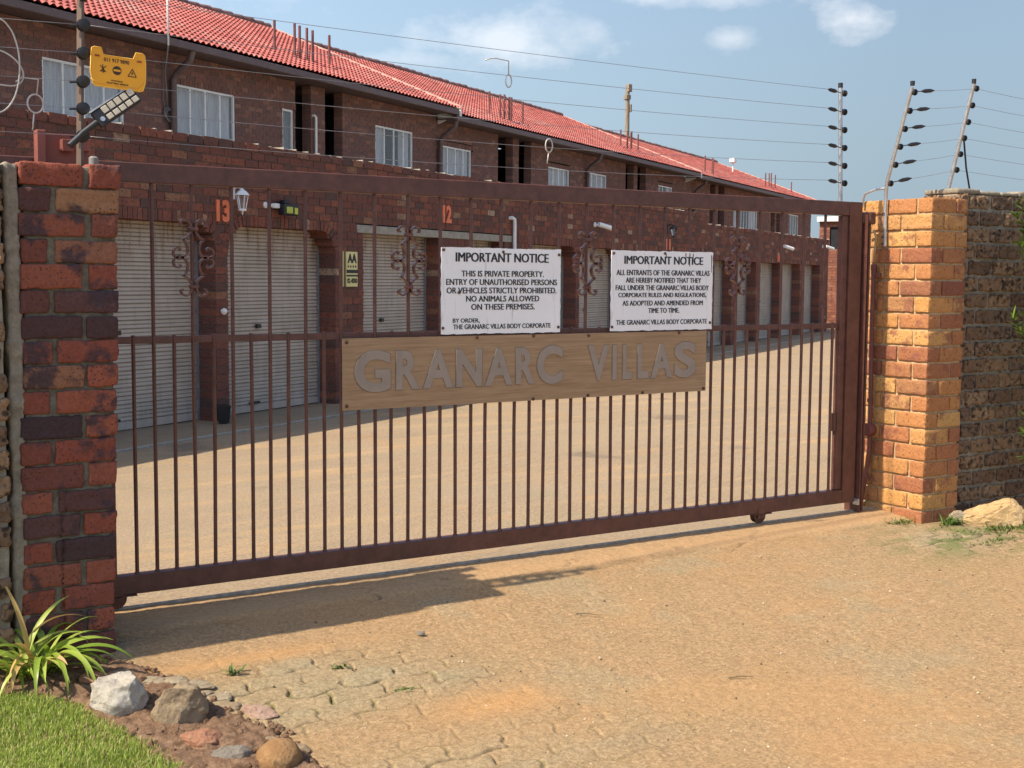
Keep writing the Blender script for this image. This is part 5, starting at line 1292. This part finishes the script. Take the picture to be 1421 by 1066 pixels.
slabs = [(-.10, -.80, .085), (-.02, -.85, .07), (.055, -.93, .075), (.03, -1.02, .06), (.09, -1.07, .055), (-.17, -.70, .07), (.10, -1.16, .05), (.135, -1.50, .05), (.19, -1.58, .06)]
for k, (x, y, s_) in enumerate(slabs):
    R('stone_slab', x, y, .004, (s_, s_ * .62, .016), 'rock_edge' if k < 6 else 'rock_grey', 80 + k, 'flat pale broken edging stone between the soil bed and the driveway', rz=rng.uniform(-.6, .6), facets=10, sub=3, cat='stone', group='flat edging stones')
# soil clods and grit: nobody could count them
cl = bmesh.new(); rng = random.Random(5)
def clods(n, fx, mat_name, name, label):
    vs, fs = [], []; proto = bmesh.new(); bmesh.ops.create_icosphere(proto, subdivisions=1, radius=1); pv = [v.co.copy() for v in proto.verts]; pf = [tuple(v.index for v in f.verts) for f in proto.faces]; proto.free()
    for i in range(n):
        x, y, r = fx()
        o = len(vs); q = Matrix.Rotation(rng.uniform(0, 6), 3, Vector((rng.gauss(0, 1), rng.gauss(0, 1), rng.gauss(0, 1))).normalized())
        for v in pv:
            w = q @ Vector((v.x * rng.uniform(.6, 1.2), v.y * rng.uniform(.6, 1.2), v.z * rng.uniform(.5, 1.1))) * r; vs.append((x + w.x, y + w.y, gz(x, y) + r * .3 + w.z))
        fs += [tuple(a + o for a in f) for f in pf]
    me = bpy.data.meshes.new(name); me.from_pydata(vs, [], fs); me.materials.append(mat_name); me.update(); o = bpy.data.objects.new(name, me); COL.objects.link(o); tag(o, label, name.replace('_', ' '), None, 'stuff')
def fbed():
    while True:
        y = rng.uniform(-1.8, -.47); x = rng.uniform(-.9, .22)
        if float(lawn_edge(y)) - .02 < x < float(bed_edge(y)) + .03: return x, y, abs(rng.gauss(0, .008)) + .003
clods(1500, fbed, MT['soil'], 'soil_clods', 'loose brown soil crumbs covering the planting bed')
def fdrive():
    return rng.uniform(.1, 4.4), -rng.uniform(.1, 1) ** .8 * 2.9, min(.010, abs(rng.gauss(0, .0026)) + .0012)
grm = Mat('grit', .9); grm.color(grm.ramp(grm.island(), [(0, (.12, .09, .06)), (.5, (.34, .25, .15)), (1, (.55, .46, .34))])); clods(900, fdrive, grm.m, 'grit', 'scattered tiny grit and sand grains on the driveway')

def ribbon(mb, pts, w, twist=0, fold=.35):
    """strap leaf along pts, folded along its middle"""
    n = len(pts); vs = []; F = []
    for i, p in enumerate(pts):
        p = Vector(p); t = (Vector(pts[min(i + 1, n - 1)]) - Vector(pts[max(i - 1, 0)])).normalized()
        side = t.cross(Vector((0, 0, 1))); side = side.normalized() if side.length > 1e-4 else Vector((1, 0, 0)); up = side.cross(t)
        f = i / (n - 1); ww = w * (min(1, .55 + f * 1.6) if f < .3 else 1) * (1 - max(0, (f - .45) / .55) ** 1.7) + .0006
        a = twist * f; s2 = side * math.cos(a) + up * math.sin(a); u2 = up * math.cos(a) - side * math.sin(a)
        vs += [tuple(p - s2 * ww + u2 * ww * fold), tuple(p), tuple(p + s2 * ww + u2 * ww * fold)]
    for i in range(n - 1):
        for k in (0, 1): F.append((i * 3 + k, i * 3 + k + 1, i * 3 + k + 4, i * 3 + k + 3))
    mb.add(vs, F)
def arch(base, az, L, up, droop, n=16):
    pts = [Vector(base)]; el = up; st = L / n
    for i in range(n):
        f = i / n; e = up - droop * f ** 1.25
        pts.append(pts[-1] + Vector((math.cos(az) * math.cos(e), math.sin(az) * math.cos(e), math.sin(e))) * st)
    return pts
def strap_plant():
    c = Vector((-.49, -.60, gz(0, -.6)))
    t = thing('strap_leaf_plant', tuple(c), 'arching green and yellow strap leaved plant at the foot of the red pillar', 'plant')
    rng = random.Random(23); g_, d_ = MB(), MB()
    for k in range(50):
        az = rng.uniform(0, 6.283); b = c + Vector((rng.gauss(0, .045), rng.gauss(0, .035), 0)); L = rng.uniform(.20, .40); up = rng.uniform(.75, 1.5)
        dry = rng.random() < .2; pts = arch(b, az, L, up, rng.uniform(1.2, 2.9))
        pts = [Vector((p.x, min(p.y, -.478), max(p.z, gz(p.x, p.y) + .006))) for p in pts]
        ribbon(d_ if dry else g_, pts, rng.uniform(.008, .0135), rng.uniform(-.8, .8))
    # leaves seen reaching right in the photograph
    for az, L, up, dr in ((CA + .15, .41, .95, 1.9), (CA - .25, .36, 1.0, 2.3), (CA + .3, .32, .9, 1.7), (CA - .6, .46, 1.1, 2.7), (CA - .9, .42, 1.2, 2.9), (CA - 1.3, .40, 1.2, 3.0), (CA + .05, .36, .7, 2.4)):
        pts = arch(c + Vector((.03, -.03, 0)), az, L, up, dr); pts = [Vector((p.x, min(p.y, -.478), max(p.z, gz(p.x, p.y) + .006))) for p in pts]; ribbon(g_, pts, .0125, rng.uniform(-.5, .5))
    for az, L, up, dr in ((CA + .1, .34, 1.0, 2.4), (2.2, .42, 1.45, .6), (CA - 1.6, .3, 1.2, 3.2)): 
        pts = arch(c, az, L, up, dr); pts = [Vector((p.x, min(p.y, -.478), max(p.z, gz(p.x, p.y) + .006))) for p in pts]; ribbon(d_, pts, .010, .6)
    g_.v = [tuple(Vector(v) - c) for v in g_.v]; d_.v = [tuple(Vector(v) - c) for v in d_.v]
    g_.build('green_leaves', MT['strap'], t, True); d_.build('dry_leaves', MT['strap_dry'], t, True)
strap_plant()
def shrub():
    base = Vector((6.05, -.62, gz(0, -.62))); t = thing('leafy_shrub', tuple(base), 'narrow leaved green shrub reaching in from the right edge before the dark wall', 'shrub')
    rng = random.Random(31); lf, st = MB(), MB()
    tips = [(5.44, -.60, 1.90), (5.52, -.58, 1.72), (5.58, -.62, 1.50), (5.545, -.60, 1.17), (5.62, -.62, .95), (5.70, -.60, .72), (5.60, -.62, .52), (5.66, -.6, .36), (5.50, -.62, 1.80), (5.47, -.60, 1.98), (5.56, -.60, 1.28), (5.58, -.63, 1.04), (5.62, -.61, .62), (5.60, -.58, 1.62)] + [(6.0 + rng.gauss(0, .28), -.62 + rng.gauss(0, .12), rng.uniform(.3, 2.0)) for _ in range(26)]
    for tip in tips:
        tip = Vector(tip); b = Vector((base.x + rng.uniform(-.08, .08), base.y + rng.uniform(-.05, .05), max(.1, tip.z - rng.uniform(.45, .7)))); b.z = max(b.z, base.z)
        mid = (b + tip) / 2 + Vector((.05, 0, .03)); P = [b + (mid - b) * (i / 5) for i in range(5)] + [mid + (tip - mid) * (i / 6) for i in range(7)]
        st.tube(P, [.007 - .0004 * i for i in range(len(P))], 5)
        for q in range(5, len(P)):
            for m_ in range(7):
                az = rng.uniform(0, 6.283); L = rng.uniform(.06, .11); d = (tip - mid).normalized(); bp = P[q] + d * rng.uniform(-.02, .02)
                side = Vector((math.cos(az), math.sin(az), rng.uniform(-.2, .6))).normalized(); dirv = (d * .9 + side * .8).normalized()
                pts = [bp + dirv * L * f + Vector((0, 0, -.02 * f * f)) for f in (0, .2, .4, .6, .8, 1)]; ribbon(lf, pts, rng.uniform(.006, .009), 0, .2)
    st.tube([base, base + Vector((0, 0, 1.2))], [.02, .008], 7)
    for m_ in (lf, st): m_.v = [tuple(Vector(v) - base) for v in m_.v]
    lf.build('foliage', MT['shrub'], t, True); st.build('stems', MT['stem'], t)
shrub()
def weed(x, y, n, L, label, seed, spread=.05):
    rng = random.Random(seed); c = Vector((x, y, gz(x, y))); mb = MB()
    for k in range(n):
        b = c + Vector((rng.gauss(0, spread), rng.gauss(0, spread * .4), .0)); pts = arch(b, rng.uniform(0, 6.28), L * rng.uniform(.5, 1.1), rng.uniform(.3, 1.2), rng.uniform(.3, 1.5), 6); ribbon(mb, pts, rng.uniform(.002, .0045))
    mb.v = [tuple(Vector(v) - c) for v in mb.v]; o = mb.build('weed_tuft', MT['weed'], None, True); o.location = c; tag(o, label, 'weed', 'weed tufts on the paving')
weed(5.10, -.46, 90, .09, 'green weed tuft at the front corner of the golden pillar', 1, .04)
weed(5.36, -.66, 150, .06, 'low green weeds below the tan sandstone block', 2, .13)
weed(4.80, -.30, 90, .045, 'flat grass tuft left of the golden pillar base', 3, .07)
weed(5.0, -.62, 70, .03, 'thin grass line in the paving joint before the golden pillar', 4, .14)
weed(5.05, -.82, 70, .03, 'thin grass line farthest from the golden pillar on the mossy pavers', 5, .13)
weed(.22, -.87, 16, .05, 'tiny weed in the bare pavers near the bed', 6, .012)
weed(.62, -.99, 20, .03, 'tiny weed between the bare pavers, middle of them', 7, .02)
weed(.77, -1.30, 22, .035, 'tiny weed in the paver joint nearest the orange sand patch', 8, .03)
weed(-.30, -1.03, 14, .08, 'thin dry grass sprig in front of the pale rock', 9, .012)
# two dry twigs on the driveway
for k, (x, y, a, lb) in enumerate(((2.05, -1.75, .2, 'dark dry twig lying on the open driveway'), (1.9, -.86, -.2, 'thin dry twig on the driveway beyond the small pebble'))):
    m = MB(); d = Vector((math.cos(a + CA), math.sin(a + CA), 0)); p = Vector((x, y, gz(x, y) + .006)); m.tube([p, p + d * .05 + Vector((0, 0, .004)), p + d * .11], [.003, .0025, .001], 6); tag(m.build('twig', MT['stem'], None, True), lb, 'twig')
